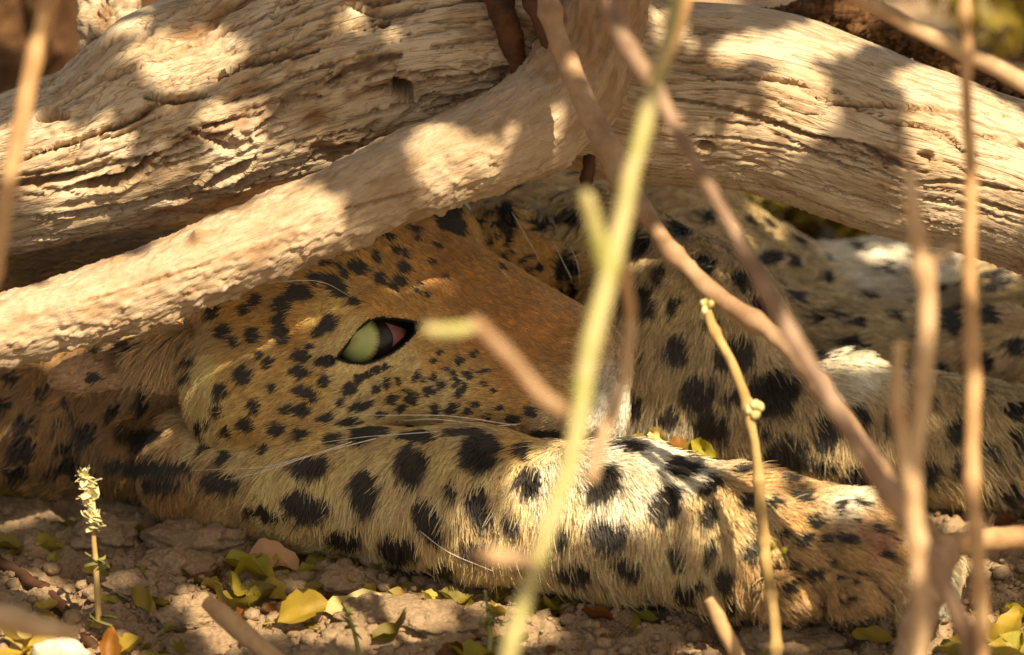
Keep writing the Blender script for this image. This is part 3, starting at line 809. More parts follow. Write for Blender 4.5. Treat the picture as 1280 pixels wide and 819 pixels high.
# ------------------------------------------------------------------ leopard: eyes, whiskers
def uv_sphere(c, r, gaze, nu=48, nv=32):
    th = np.linspace(0, np.pi, nv); ph = np.linspace(0, 2*np.pi, nu, endpoint=False)
    z = np.cos(th)[:, None] * np.ones(nu); x = np.sin(th)[:, None] * np.cos(ph); y = np.sin(th)[:, None] * np.sin(ph)
    l = np.stack([x, y, z], -1).reshape(-1, 3)
    bul = 1 + .07 * smooth(.72, 1, l[:, 2])
    i = np.arange(nv - 1)[:, None] * nu; j = np.arange(nu)[None]; j2 = (j + 1) % nu
    return l * bul[:, None], np.stack([i + j, i + nu + j, i + nu + j2, i + j2], -1).reshape(-1, 4)
def eye_mat():
    N = NT('leopard_eye')
    tc = N.n('ShaderNodeTexCoord').outputs['Object']
    sx = N.n('ShaderNodeSeparateXYZ', {0: tc})
    ln = N.n('ShaderNodeVectorMath', {0: tc}, operation='LENGTH').outputs['Value']
    cz = N.n('ShaderNodeMath', {0: sx.outputs[2], 1: ln}, operation='DIVIDE').outputs[0]
    an = N.n('ShaderNodeMath', {0: cz}, operation='ARCCOSINE').outputs[0]
    nz_ = N.n('ShaderNodeTexNoise', {'Vector': tc, 'Scale': 400, 'Detail': 3}).outputs[0]
    th_ = N.n('ShaderNodeMath', {0: sx.outputs[1], 1: sx.outputs[0]}, operation='ARCTAN2').outputs[0]
    cb = N.n('ShaderNodeCombineXYZ', {0: th_, 1: an}).outputs[0]
    nz_ = N.n('ShaderNodeTexNoise', {'Vector': N.n('ShaderNodeMapping', {'Vector': cb, 'Scale': (7, 1.2, 1)}).outputs[0], 'Scale': 2.2, 'Detail': 4}).outputs[0]
    a2 = N.n('ShaderNodeMath', {0: nz_, 1: .22, 2: an}, operation='MULTIPLY_ADD').outputs[0]
    c = N.ramp(a2, [(0.0, srgb(130,126,72)), (.16, srgb(160,158,92)), (.34, srgb(186,192,124)), (.5, srgb(172,188,116)), (.70, srgb(180,190,118)), (.82, srgb(126,118,66)), (.88, srgb(30,22,15)), (1.0, srgb(40,28,21))])
    N.l(c, N.b.inputs['Base Color']); N.b.inputs['Roughness'].default_value = .3
    N.b.inputs['Specular IOR Level'].default_value = .25; N.b.inputs['Coat Weight'].default_value = .22; N.b.inputs['Coat Roughness'].default_value = .02
    return N.m
M['eye'] = eye_mat()
def plain(name, c, rough=.5, noise_scale=500):
    N = NT(name); tc = N.n('ShaderNodeTexCoord').outputs['Object']
    n = N.n('ShaderNodeTexNoise', {'Vector': tc, 'Scale': noise_scale, 'Detail': 3}).outputs[0]
    d = tuple(x * .7 for x in c[:3]) + (1,)
    N.l(N.ramp(n, [(.35, d), (.65, c)]), N.b.inputs['Base Color']); N.b.inputs['Roughness'].default_value = rough
    return N.m
def eyeball(center, r, gaze):
    l, q = uv_sphere(center, r, gaze)
    me_ = mesh_obj('eye', l * r * S, q, M['eye'], None, view=False)
    gz_ = gaze[0] * RIGHT + gaze[1] * UP + gaze[2] * FWD
    me_.parent = leopard; me_.matrix_parent_inverse = parent_inv(leopard)
    me_.location = V2W(center); me_.rotation_euler = Vector(gz_).to_track_quat('Z', 'Y').to_euler()
    return me_
eye = eyeball(EYE, EYER, (-.45, .02, -.89))
far_eye = eyeball(P(566, 274, 356), 26, (.6, .7, .3))
# third eyelid: pink wedge in the inner corner
cs = []
for a in np.linspace(0, 1, 9):
    for b in np.linspace(0, 1, 7):
        px = 481 + 26 * a + 9 * b * (1 - a) + 5 * math.sin(3.1 * b) * (1 - a); py = 403 + 9 * a + 31 * b * (1 - .8 * a)
        d = P(px, py, 160) - EYE; d[2] = -math.sqrt(max(1, (EYER * 1.02) ** 2 - d[0]**2 - d[1]**2)) if d[0]**2 + d[1]**2 < (EYER*1.02)**2 else -4
        cs.append(EYE + d)
qs = [[a*7+b, a*7+b+1, a*7+b+8, a*7+b+7] for a in range(8) for b in range(6)]
te = mesh_obj('third_eyelid', np.array(cs), qs, plain('pink_tissue', srgb(146,92,90), .35), None)
te.parent = eye; bpy.context.view_layer.update(); te.matrix_parent_inverse = eye.matrix_world.inverted()
def whisker(name_pts, r=.9):
    v, q, t, *_ = tube(np.array([[*P(*p), r * (1 - .75 * k / (len(name_pts) - 1))] for k, p in enumerate(name_pts)]), 14, 6, True)
    mesh_obj('whisker', v, quads_tris(q, t), M['whisker'], leopard)
M['whisker'] = plain('whisker', srgb(238,232,214), .35)
for pts in ([(645,532,150),(560,520,120),(470,519,100),(440,517,92)], [(650,530,150),(540,540,110),(440,548,92),(330,566,80)],
            [(600,530,140),(540,524,110),(505,526,100)], [(470,548,120),(370,574,95),(330,584,88),(240,588,82)], [(440,552,110),(370,576,92),(320,592,88),(280,600,84)],
            [(596,540,140),(560,560,100),(530,580,88)], [(520,660,78),(560,690,30),(616,714,0)],
            [(640,265,340),(660,300,330),(680,335,350)], [(715,350,330),(700,320,300),(690,300,280)], [(725,352,330),(722,330,300),(712,306,280)],
            [(345,352,120),(400,352,120),(440,372,140)]):
    whisker(pts, .75)

# ------------------------------------------------------------------ fallen log and forked branch
def grooves_from(polys, coarse_bvh):
    out = []
    for pts, wid, dep in polys:
        hs = []
        pp, _ = catmull(np.array([[x, y, 0] for x, y in pts], float), 24)
        for x, y, _z in pp:
            h, n = hit(x, y, coarse_bvh)
            if h is not None: hs.append(h)
        if len(hs) > 2: out.append((np.array(hs), wid, dep))
    return out

def wood(name, ctrl_px, n, seg, disp, grooves, bumps, mat, parent=None, grain_scale=.02, flat=1.0):
    ctrl = np.array([[*P(x, y, w_), r] for x, y, w_, r in ctrl_px])
    cvv, cq, ct, *_ = tube(ctrl, 90, 30)
    cb = BVHTree.FromPolygons(cvv.tolist(), quads_tris(cq, ct).tolist())
    v, q, t, s, th, d, c = tube(ctrl, n, seg)
    rr = np.append(np.repeat(c[:, 3], seg), [c[0, 3], c[-1, 3]])
    g = np.stack([s, np.cos(th) * rr, np.sin(th) * rr], -1) * grain_scale
    dd, wear = disp(g, s, th, rr, v)
    for pts, wid, dep in grooves_from(grooves, cb):
        lo = pts.min(0) - 30; hi = pts.max(0) + 30
        c_ = np.nonzero(((v > lo) & (v < hi)).all(1))[0]
        ns = 26 if wid > 5.5 else 7; na = 4 if wid > 5.5 else 2.2
        vv = v[c_] + np.stack([noise(v[c_] / ns) * na, noise(v[c_] / ns + 30) * na, 0 * c_], -1)
        ds = np.full(len(c_), 1e9); tpar = np.zeros(len(c_))
        for k in range(len(pts) - 1):
            a, b = pts[k], pts[k+1]; e = b - a
            h = np.clip(((vv - a) @ e) / (e @ e + 1e-6), 0, 1)
            x = np.linalg.norm(vv - a - h[:, None] * e, axis=1); mm = x < ds
            ds[mm] = x[mm]; tpar[mm] = (k + h[mm]) / (len(pts) - 1)
        ww = wid * (.35 + .65 * np.sin(np.pi * np.clip(tpar, .02, .98)))
        f = smooth(1.3, .3, ds / ww) if wid > 5.5 else smooth(1.15, .5, ds / ww); lip = np.exp(-((ds / ww - 1.55) / .35) ** 2)
        dd[c_] -= dep * (1.25 if wid > 5.5 else 1.15) * f * (1 + .3 * noise(v[c_] / 30 + 5)) - lip * dep * .10
        wear[c_] = np.maximum(wear[c_], f * .6)
    for x, y, rad, hgt in bumps:
        h, _n = hit(x, y, cb)
        if h is None: continue
        ds = np.linalg.norm(v - h, axis=1)
        dd += hgt * np.exp(-(ds / rad) ** 2)
    v2 = v + d * dd[:, None]
    o = mesh_obj(name, v2, quads_tris(q, t), mat, parent)
    attr(o, 'grain', g, 'FLOAT_VECTOR'); attr(o, 'wear', wear)
    return o, cvv, quads_tris(cq, ct)

LOGP = [(-760, 520, 330, 95), (-450, 380, 290, 98), (-150, 255, 262, 100), (60, 206, 255, 108), (250, 138, 262, 146), (450, 74, 268, 166), (640, 52, 266, 156), (800, 112, 258, 122), (950, 128, 252, 116), (1100, 178, 246, 112), (1250, 222, 240, 106), (1450, 300, 232, 104), (1900, 500, 240, 98)]
def log_disp(g, s, th, rr, v):
    px, py = V2PX(v)
    left = smooth(760, 640, px)
    gs = g * np.array([.13, 1, 1])
    wv_ = gs + .35 * np.stack([0 * s, noise(g * .35), noise(g * .35 + 9)], -1)
    big = fbm(g * .5 * np.array([.35, 1, 1]), 3) * 13
    ridg = np.abs(fbm(wv_ * 1.1 + 3, 4, .55)); crack = smooth(.10, .0, ridg)
    fine = fbm(wv_ * 4.5, 3, .6)
    ridg2 = np.abs(fbm(wv_ * 2.6 + 21, 3, .5)); crack2 = smooth(.07, 0, ridg2)
    pock = np.clip(fbm(g * np.array([.45, 1.6, 1.6]) + 40, 3) - .3, 0, 1)
    lumps = np.abs(fbm(g * np.array([.5, 1.6, 1.6]) + 70, 4))
    dd = big * (.5 + .5 * left) - crack * (5 + 10 * left) * (.5 + .5 * noise(g * .4 + 8)) - crack2 * (1.8 + 1.6 * left) + fine * (.9 + .9 * left)
    dd -= left * pock * 18 ; dd += left * (.35 - lumps) * 4
    grit = smooth(120, 225, py - (px - 800) * .17) * (1 - left)
    dd += grit * np.clip(fbm(g * 9, 3), 0, 1) * 3.2
    ter = np.round((dd) / 7) * 7; dd = dd * (1 - .3 * left) + ter * .3 * left
    wear = np.clip(crack * .5 + pock * 2.0 * left + .35 * smooth(.25, .6, fbm(g * np.array([.3, 1, 1]) + 55, 3)), 0, 1)
    return dd, wear
LOGG = [([(256,230),(285,214),(316,196)], 8, 50), ([(90,234),(150,222),(194,194)], 8, 44), ([(0,236),(50,226),(110,218)], 7, 18), ([(48,152),(66,146),(84,146)], 9, 26), ([(410,105),(440,86),(500,68)], 8, 26), ([(495,100),(507,118),(512,126)], 12, 60),
        ([(260,102),(300,82),(345,74),(400,62)], 5, 16), ([(180,120),(215,124),(255,118)], 6, 16), ([(270,180),(290,182),(310,172)], 7, 22), ([(320,160),(350,140),(360,124),(400,120)], 5, 16), ([(200,246),(225,244),(245,232)], 8, 22), ([(40,272),(120,262),(190,246)], 5, 18), ([(440,8),(480,16),(530,12)], 6, 18), ([(470,28),(478,30),(486,28)], 6, 18),
        ([(430,212),(450,206),(475,196)], 10, 24), ([(230,160),(260,172),(290,168)], 5, 12), ([(540,60),(600,50),(650,44)], 4, 10), ([(520,140),(570,130),(640,112)], 3.5, 9), ([(600,90),(650,84),(690,80)], 3, 8),
        ([(880,98),(950,96),(1000,104),(1042,117)], 4, 12), ([(1014,118),(1040,130),(1100,132),(1180,140),(1270,150)], 3.6, 11), ([(800,118),(880,130),(940,146),(1010,170),(1080,182),(1108,210)], 4, 12), ([(860,170),(930,176),(1000,190),(1080,214)], 3.2, 9), ([(1100,150),(1180,168),(1205,190)], 4, 10), ([(1222,120),(1250,130),(1280,142)], 3, 8), ([(1080,180),(1105,196),(1125,206)], 6, 14), ([(870,180),(884,184),(892,190)], 9, 22), ([(1140,226),(1200,228),(1280,240)], 4, 12), ([(1150,192),(1162,196),(1164,206)], 6, 16), ([(1210,246),(1250,262),(1290,270)], 4, 10), ([(960,40),(1060,70),(1160,100)], 2.5, 6), ([(820,70),(900,76),(980,82)], 2.5, 6), ([(1180,150),(1230,170),(1290,186)], 2.5, 7), ([(1000,225),(1080,250),(1160,275)], 3, 9)]
_lx = np.array([p[0] for p in LOGP]); _ly = np.array([p[1] for p in LOGP]); _lr = np.array([p[3] for p in LOGP])
for _k in range(64):
    left_ = _k % 3 != 0
    x0 = rng.uniform(-40, 560) if left_ else rng.uniform(790, 1200); L_ = rng.uniform(70, 230); of = rng.uniform(-.75, .85)
    pts_ = []
    for tt in np.linspace(0, 1, 5):
        xx = x0 + L_ * tt; of += rng.normal() * .035
        pts_.append((xx, np.interp(xx, _lx, _ly) + of * np.interp(xx, _lx, _lr)))
    LOGG.append((pts_, rng.uniform(1.8, 4.0) if left_ else rng.uniform(1.4, 2.6), rng.uniform(7, 15) if left_ else rng.uniform(4, 9)))
log = empty('fallen_log', P(-760, 620, 330)); tag(log, 'thick weathered pale log lying across above the leopard', 'log')
logo, lcv, lct = wood('trunk', LOGP, 760, 300, log_disp, LOGG, [(1152, 200, 36, 20), (60, 185, 60, 9), (150, 60, 60, 16), (285, 232, 22, 7), (130, 180, 40, 8), (700, 150, 60, 10)], M['log'], log)
# dark crust of old bark left on top of the log
N_ = 150
cr = []
for k, (x, y, w_, r) in enumerate([(930, 18, 300, 4), (985, 20, 305, 14), (1040, 14, 306, 24), (1100, 36, 304, 22), (1160, 62, 300, 20), (1220, 92, 296, 18), (1290, 122, 292, 16)]):
    cr.append([*P(x, y, w_), r])
v, q, t, s, th, d, c = tube(np.array(cr), 220, 40)
dd = np.abs(fbm(v / 22, 4)) * 16 - 4 + fbm(v / 6, 2) * 2.5
o = mesh_obj('bark_crust', v + d * dd[:, None], quads_tris(q, t), M['bark'], log)
attr(o, 'grain', v * .02, 'FLOAT_VECTOR'); attr(o, 'wear', np.clip(-dd / 6, 0, 1)); o['label'] = 'dark crumbling bark crust along the top'

BRP = [(-1000, 690, 60, 40), (-600, 580, 40, 42), (-250, 470, 34, 44), (-40, 424, 40, 47), (80, 392, 46, 46), (170, 364, 50, 50), (300, 312, 56, 52), (430, 256, 62, 52), (540, 208, 68, 56), (640, 168, 76, 62), (706, 118, 90, 66), (740, 40, 110, 64), (756, -60, 140, 64), (770, -260, 220, 62)]
def br_disp(g, s, th, rr, v):
    px, py = V2PX(v); up = smooth(140, 60, py) * smooth(640, 700, px)
    cl = np.interp(px, [-1000,-250,80,300,540,706,740], [690,470,392,312,208,118,40]); d_up = (cl - py) / rr
    gs = g * np.array([.35, 1, 1])
    dd = fbm(g * .5, 3) * 4 + fbm(gs * 4, 4, .6) * 2.3
    fl = np.clip(fbm(g * np.array([1.2, 2.4, 2.4]) + 30, 4, .6), -.3, .7); low = smooth(-20, 30, (409.5 - 0) - 0 * py)
    dd += (np.abs(fl) * 3.2 + np.clip(fl - .3, 0, 1) * 9) * (.35 + .65 * smooth(-.2, .7, -(d_up)))
    dd += up * (np.abs(fbm(gs * 1.2 + 9, 3)) * -14)
    return dd, np.clip(smooth(.15, .5, fbm(gs * 1.3 + 60, 3)) * .6 + up * .75, 0, 1)
branch = empty('forked_branch', P(-1000, 760, 60)); tag(branch, 'pale bare branch slanting across the leopard head below the log', 'branch')
bro, bcv, bct = wood('limb', BRP, 760, 150, br_disp, [([(430,262),(480,250),(520,240)], 3, 5), ([(100,380),(180,356),(260,330)], 3, 5)], [(88, 392, 20, 8), (30, 350, 8, 6), (248, 296, 9, 12), (48, 352, 8, 12), (306, 330, 18, 5)], M['branch'], branch, .03)

# stump-like mass in the corner behind the log's end
def blob(name, px, py, w_, r, sq, mat, parent=None, amp=.25, n=60):
    l, q = uv_sphere(None, 1, None, n, n // 2)
    l = l / np.linalg.norm(l, axis=1)[:, None]
    rad = 1 + amp * fbm(l * 1.6 + px, 4)
    v = P(px, py, w_) + l * np.array(sq) * r * rad[:, None]
    o = mesh_obj(name, v, q, mat, parent)
    attr(o, 'grain', v * .03, 'FLOAT_VECTOR'); attr(o, 'wear', np.clip(fbm(v / 40, 3) + .3, 0, 1))
    return o, v, q

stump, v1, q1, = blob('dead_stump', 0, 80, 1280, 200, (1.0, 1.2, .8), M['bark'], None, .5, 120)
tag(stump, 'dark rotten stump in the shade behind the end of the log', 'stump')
# let it reach the ground
knob, _, _ = blob('broken_stub', 140, 22, 330, 60, (.62, 1.1, .7), M['log'], log, .5, 90)

# ------------------------------------------------------------------ twigs and stems
def stick(name, pts, label, mat, cat='twig', nodes=0, seg=14, parent=None, jag=.06, ground=False, n=110):
    pts = [(x, y, w_ * 1.65 if w_ < -400 else w_, r * .86 if w_ < -400 else r) for x, y, w_, r in pts]
    """pts rows (px,py,depth,radius px)"""
    ctrl = [[*P(x, y, w_), r * (1 + w_ * S / DIST)] for x, y, w_, r in pts]
    if ground:
        a, b = np.array(ctrl[-2]), np.array(ctrl[-1]); d = (b - a)[:3]; d /= np.linalg.norm(d)
        up = np.array([0, CP, -SP]); d = d - .35 * up; d /= np.linalg.norm(d)
        hgt = (b[:3] @ up) - H0
        tt = (hgt + 14) / max(.15, -(d @ up))
        ctrl.append([*(b[:3] + d * tt * .5), b[3]]); ctrl.append([*(b[:3] + d * tt), b[3]])
    v, q, t, s, th, d, c = tube(np.array(ctrl), n, seg)
    rr = np.append(np.repeat(c[:, 3], seg), [c[0, 3], c[-1, 3]])
    f = fbm(v / 22 + pts[0][0], 3) * jag * 2.2 + fbm(v / 140 + pts[0][1], 2) * .12
    if nodes:
        for k in range(nodes):
            sp = s.max() * (k + .5 + .3 * math.sin(k * 7.1)) / nodes
            f = f + .38 * np.exp(-((s - sp) / (rr.mean() * .8)) ** 2)
    v = v + d * (f * rr)[:, None] + np.stack([fbm(v / 90, 2), fbm(v / 90 + 30, 2), 0 * s], -1) * rr.mean() * .35
    o = mesh_obj(name, v, quads_tris(q, t), mat, parent)
    if label: tag(o, label, cat)
    return o

def parented(name, base, label, cat):
    e = empty(name, base); tag(e, label, cat); return e

g1 = parented('green_sapling', P(590, 1130, -860), 'blurred pale green upright stem crossing in front of the leopard muzzle', 'stem')
stick('main_stem', [(862, -120, -760, 9), (846, 0, -800, 10), (806, 150, -830, 12), (765, 320, -850, 15), (742, 420, -860, 15), (718, 550, -870, 13), (676, 690, -880, 12), (634, 830, -890, 12)], None, M['twig_green'], parent=g1, nodes=5, ground=True)
stick('side_twig', [(704, 516, -868, 12), (672, 490, -880, 11), (640, 450, -890, 10), (600, 408, -900, 10), (590, 402, -902, 8)], None, M['twig_brown'], parent=g1)
stick('bud', [(600, 408, -900, 7), (570, 414, -906, 11), (538, 412, -912, 8), (530, 408, -914, 3)], None, M['twig_green'], parent=g1)
stick('side_twig', [(756, 330, -850, 13), (744, 290, -860, 13), (732, 246, -870, 11), (728, 238, -872, 7)], None, M['twig_green'], parent=g1)
stick('side_twig', [(672, 700, -880, 9), (640, 698, -890, 12), (600, 692, -905, 11), (588, 690, -908, 6)], None, M['twig_pale'], parent=g1)
stick('side_twig', [(770, 300, -850, 7), (786, 380, -700, 8), (782, 460, -690, 9), (756, 540, -700, 10), (738, 600, -760, 8)], None, M['twig_pale'], parent=g1)

b3 = parented('bent_twig', on_ground(1140, 870), 'brown bent twig running from the upright limb down to a knotted joint beside the paw', 'twig')
stick('stem', [(672, -60, -40, 12), (695, 30, -60, 13), (722, 110, -80, 13), (757, 180, -100, 15), (800, 255, -140, 12), (868, 345, -190, 11), (980, 432, -250, 12), (1060, 530, -290, 12), (1120, 620, -310, 15), (1168, 680, -300, 18)], None, M['twig_brown'], parent=b3, nodes=6, jag=.09)
stick('foot', [(1178, 672, -296, 24), (1172, 700, -300, 24), (1152, 760, -310, 20), (1132, 830, -320, 18)], None, M['twig_brown'], parent=b3, ground=True, jag=.12)
stick('broken_end', [(1170, 690, -290, 18), (1200, 680, -285, 15), (1240, 672, -280, 15), (1330, 676, -270, 15), (1500, 690, -260, 13)], None, M['twig_tan'], parent=b3, jag=.05)
stick('mauve_twig', [(740, -60, -480, 10), (770, 30, -500, 11), (818, 110, -520, 13), (860, 190, -530, 11), (905, 265, -540, 11), (950, 355, -550, 12), (1010, 450, -560, 13), (1075, 560, -560, 14), (1140, 660, -540, 15), (1185, 740, -520, 14)], 'blurred mauve-brown twig slanting down from the top to the paw', M['twig_mauve'], nodes=5, ground=True)
stick('side_spur', [(866, -20, -560, 9), (842, 40, -545, 11), (822, 90, -525, 12), (812, 106, -522, 10)], None, M['twig_tan'], parent=g1)
stick('upright_stick', [(1203, -80, -520, 8), (1206, 60, -520, 9), (1213, 200, -520, 9), (1212, 340, -520, 10), (1216, 480, -520, 11), (1213, 600, -520, 11), (1222, 720, -520, 11), (1228, 840, -520, 11)], 'tall straight tan stick standing upright in front of the right half of the log', M['twig_tan'], 'stick', nodes=7, ground=True)
p6 = parented('forked_pale_stem', on_ground(1150, 1000), 'blurred pale forked dry stem with its broken tip before the knot of the log', 'stem')
stick('main_stem', [(1136, 206, -640, 8), (1140, 250, -640, 12), (1152, 320, -640, 14), (1158, 400, -640, 14), (1150, 500, -640, 14), (1140, 590, -640, 15), (1148, 690, -640, 14), (1150, 800, -640, 13)], None, M['twig_pale'], parent=p6, nodes=4, ground=True)
stick('side_twig', [(1126, 430, -660, 8), (1122, 490, -655, 11), (1128, 560, -648, 11), (1140, 620, -642, 10)], None, M['twig_pale'], parent=p6)
stick('side_twig', [(1156, 330, -640, 10), (1180, 318, -630, 9), (1192, 306, -620, 8)], None, M['twig_pale'], parent=p6)
p7 = parented('dry_herb_stem', on_ground(972, 850), 'thin straw-coloured dry stem with crumpled buds standing before the foreleg', 'stem')
stick('main_stem', [(880, 374, -210, 5), (893, 410, -205, 6), (915, 455, -200, 6), (935, 510, -195, 7), (946, 580, -190, 7), (956, 690, -185, 7), (966, 760, -180, 8), (972, 826, -175, 8)], None, M['twig_straw'], parent=p7, nodes=6, seg=10, ground=True)
def bud_cluster(px, py, w_, r, parent, mat, n=7, name='bud'):
    for k in range(n):
        a = rng.normal(size=3) * r * .55
        l, q = uv_sphere(None, 1, None, 10, 7); rr = r * rng.uniform(.35, .6)
        l = l * np.array([1, rng.uniform(.8, 1.6), 1])
        v = P(px, py, w_) + a + l * rr * (1 + .35 * noise(l * 2.4 + k * 9 + px))[:, None]
        mesh_obj(name, v, q, mat, parent)
bud_cluster(944, 508, -198, 12, p7, M['flower']); bud_cluster(882, 384, -210, 9, p7, M['flower'], 6); bud_cluster(968, 688, -186, 7, p7, M['leaf_green'], 4)
stick('slanting_stick', [(110, -130, -560, 11), (66, -20, -560, 13), (40, 90, -560, 14), (18, 190, -560, 13), (2, 290, -560, 12), (-40, 480, -560, 12), (-90, 700, -560, 12)], 'blurred straw-coloured stick slanting in front of the left end of the log', M['twig_tan'], 'stick', nodes=5, ground=True)
stick('bare_stick', [(860, -130, -330, 10), (960, -70, -330, 10), (1080, 0, -330, 10), (1180, 52, -330, 11), (1290, 108, -330, 11), (1420, 176, -330, 11), (1900, 430, -330, 11), (2400, 800, -330, 11)], 'thin pale stick slanting past the dark bark on top of the log', M['twig_pale'], 'stick', nodes=4)
stick('stub_stalk', [(886, 748, -230, 7), (898, 772, -225, 9), (916, 808, -220, 9), (926, 830, -216, 9)], 'short broken tan stalk standing in front of the foreleg', M['twig_tan'], 'stalk', ground=True)
stick('fallen_stick', [(262, 752, -150, 9), (290, 778, -170, 13), (330, 812, -190, 14), (370, 850, -200, 14)], 'short blurred tan stick lying on the soil among the yellow leaves', M['twig_tan'], 'stick', ground=True)
def lying(name, pts, label, mat, r, **kw):
    rows = []
    for x, y, l in pts:
        p = on_ground(x, y, l); k = 1 + p[2] * S / DIST
        px, py = V2PX(p[None]); rows.append((px[0], py[0], p[2], r))
    return stick(name, rows, label, mat, **kw)
lying('dark_twig', [(-40, 676, 8), (10, 702, 9), (60, 738, 10), (118, 782, 4)], 'dark brown twig lying on the shaded soil beside the dry flower stalk', M['twig_dark'], 8, nodes=3)
stick('pale_stick', [(-640, 1120, -460, 15), (-320, 900, -440, 16), (-60, 772, -420, 16), (0, 770, -425, 17), (60, 786, -430, 16), (96, 792, -432, 9)], 'blurred pale stick end poking in over the yellow leaves and white pebble', M['twig_pale'], 'stick')
stick('thin_straw', [(236, 644, 300, 3), (275, 622, 292, 3), (310, 600, 262, 2.6), (330, 588, 240, 2)], 'thin reddish dry straw leaning against the leopard elbow', M['twig_red'], 'straw', seg=8)
stick('reddish_root', [(612, -60, 92, 16), (628, 10, 92, 17), (644, 70, 98, 15), (660, 112, 106, 9)], 'reddish dark root hanging down over the log beside the limb', M['twig_red'], 'root', jag=.14)
stick('mossy_root', [(640, -60, 60, 10), (668, 10, 58, 11), (684, 48, 60, 10), (690, 70, 66, 7)], 'olive brown root between the red root and the bent twig', M['twig_dark'], 'root', jag=.12)
stick('hanging_root', [(748, 120, 200, 6), (742, 180, 190, 9), (734, 220, 185, 8), (728, 262, 180, 4)], 'short dark scaly root hanging below the fork of the branch', M['bark'] if False else M['twig_dark'], 'root', jag=.2)

# dry flower stalk
fs = parented('flower_stalk', on_ground(122, 778), 'small dry flower stalk with fluffy cream whorls standing on the soil', 'flower')
wf = GW(122, 778)
stick('stem', [(108, 596, wf - 20, 2.6), (114, 640, wf - 16, 3.2), (118, 690, wf - 10, 3.6), (122, 740, wf - 4, 4), (124, 784, wf, 4)], None, M['twig_straw'], parent=fs, seg=8, ground=False)
def whorl(px, py, w_, r, n, mat, parent, name='bract'):
    for k in range(n):
        a = rng.uniform(0, 6.28); el = rng.uniform(-.6, 1.3)
        d = np.array([math.cos(a) * math.cos(el), math.sin(el), math.sin(a) * math.cos(el)])
        c = P(px + rng.normal() * r * .14, py + rng.normal() * r * .28, w_); L = r * rng.uniform(.5, 1.2)
        side = np.cross(d, [0.2, 1, .1]); side /= np.linalg.norm(side); nn = np.cross(d, side); cu = rng.normal() * .3
        rows = []
        for t, wd in ((0, .18), (.3, .36), (.62, .30), (1, .02)):
            ctr = c + d * L * t + nn * L * cu * t * t
            rows += [ctr - side * wd * L, ctr + nn * -.10 * L, ctr + side * wd * L]
        qq = [[3*i+j, 3*i+j+1, 3*i+j+4, 3*i+j+3] for i in range(3) for j in range(2)]
        mesh_obj(name, np.array(rows), qq, mat, parent)
whorl(106, 604, wf - 20, 17, 11, M['flower'], fs); whorl(112, 624, wf - 18, 17, 9, M['flower'], fs); whorl(116, 654, wf - 14, 19, 11, M['flower'], fs)
whorl(120, 706, wf - 8, 22, 8, M['herb'], fs); whorl(123, 776, wf, 22, 7, M['herb'], fs)
for _x, _y, _r in ((104, 594, 11), (107, 606, 16), (112, 622, 17), (116, 652, 17)): whorl(_x, _y, wf - 18, _r, 14, M['flower'], fs)
# two tiny green seedlings
for k, (bx, by, tx, ty, lab) in enumerate([(450, 826, 430, 756, 'tiny green seedling with a forked tip on the pale sunlit soil'), (612, 815, 606, 738, 'tiny green seedling with tiered leaves beside the pale green stem')]):
    e = parented('seedling', on_ground(bx, by), lab, 'seedling'); wg = GW(bx, by)
    stick('stem', [(tx, ty, wg - 20, 2), ((tx+bx)/2 + 3, (ty+by)/2, wg - 8, 2.6), (bx, by, wg, 3)], None, M['herb'], parent=e, seg=8, n=30)
    whorl((tx+bx)/2, (ty+by)/2 - 6, wg - 10, 17, 5, M['herb'], e, 'leaf'); whorl(tx, ty + 8, wg - 18, 12, 4, M['herb'], e, 'leaf')
    if k: whorl(bx, by - 30, wg - 4, 18, 5, M['herb'], e, 'leaf')

# ------------------------------------------------------------------ fallen leaves
def leaf_mesh(name, curl, fold, wav, seed):
    nu, nv = 11, 5
    u = np.linspace(0, 1, nu); rows = []
    for t in u:
        wd = .5 * math.sin(math.pi * min(1, t ** .8 * .97 + .015)) ** .8 * (.40 + .2 * abs(math.sin(seed * 2.3))) * (1 + .10 * math.sin(17 * t + seed * 5) + .06 * math.sin(31 * t + seed))
        for s_ in np.linspace(-1, 1, nv):
            x = t - .5; y = s_ * wd
            z = fold * abs(s_) * wd + curl * (x * x) * 1.2 + wav * math.sin(9 * t + seed + 2 * s_) * .05 + .04 * math.sin(seed * 3 + 4 * t) * s_
            rows.append((x, y + .06 * math.sin(3 * t + seed), z))
    n0 = len(rows)
    # petiole
    for t in (0, 1):
        rows += [(-.5 - .22 * t, -.012, .02 * t), (-.5 - .22 * t, .012, .02 * t)]
    me = bpy.data.meshes.new(name)
    f = [[i*nv+j, (i+1)*nv+j, (i+1)*nv+j+1, i*nv+j+1] for i in range(nu-1) for j in range(nv-1)] + [[n0, n0+1, n0+3, n0+2]]
    me.from_pydata(rows, [], f); me.polygons.foreach_set('use_smooth', [True] * len(f)); me.update()
    return me
shapes = [(.2, .4, 1.2), (.6, .7, 1.5), (-.5, .6, 1.6), (.4, 1.3, 1.0), (-.8, .3, 1.8), (1.0, 1.0, 1.2), (1.3, .5, 2.2), (-.3, 1.5, 1.4)]
LM = {}
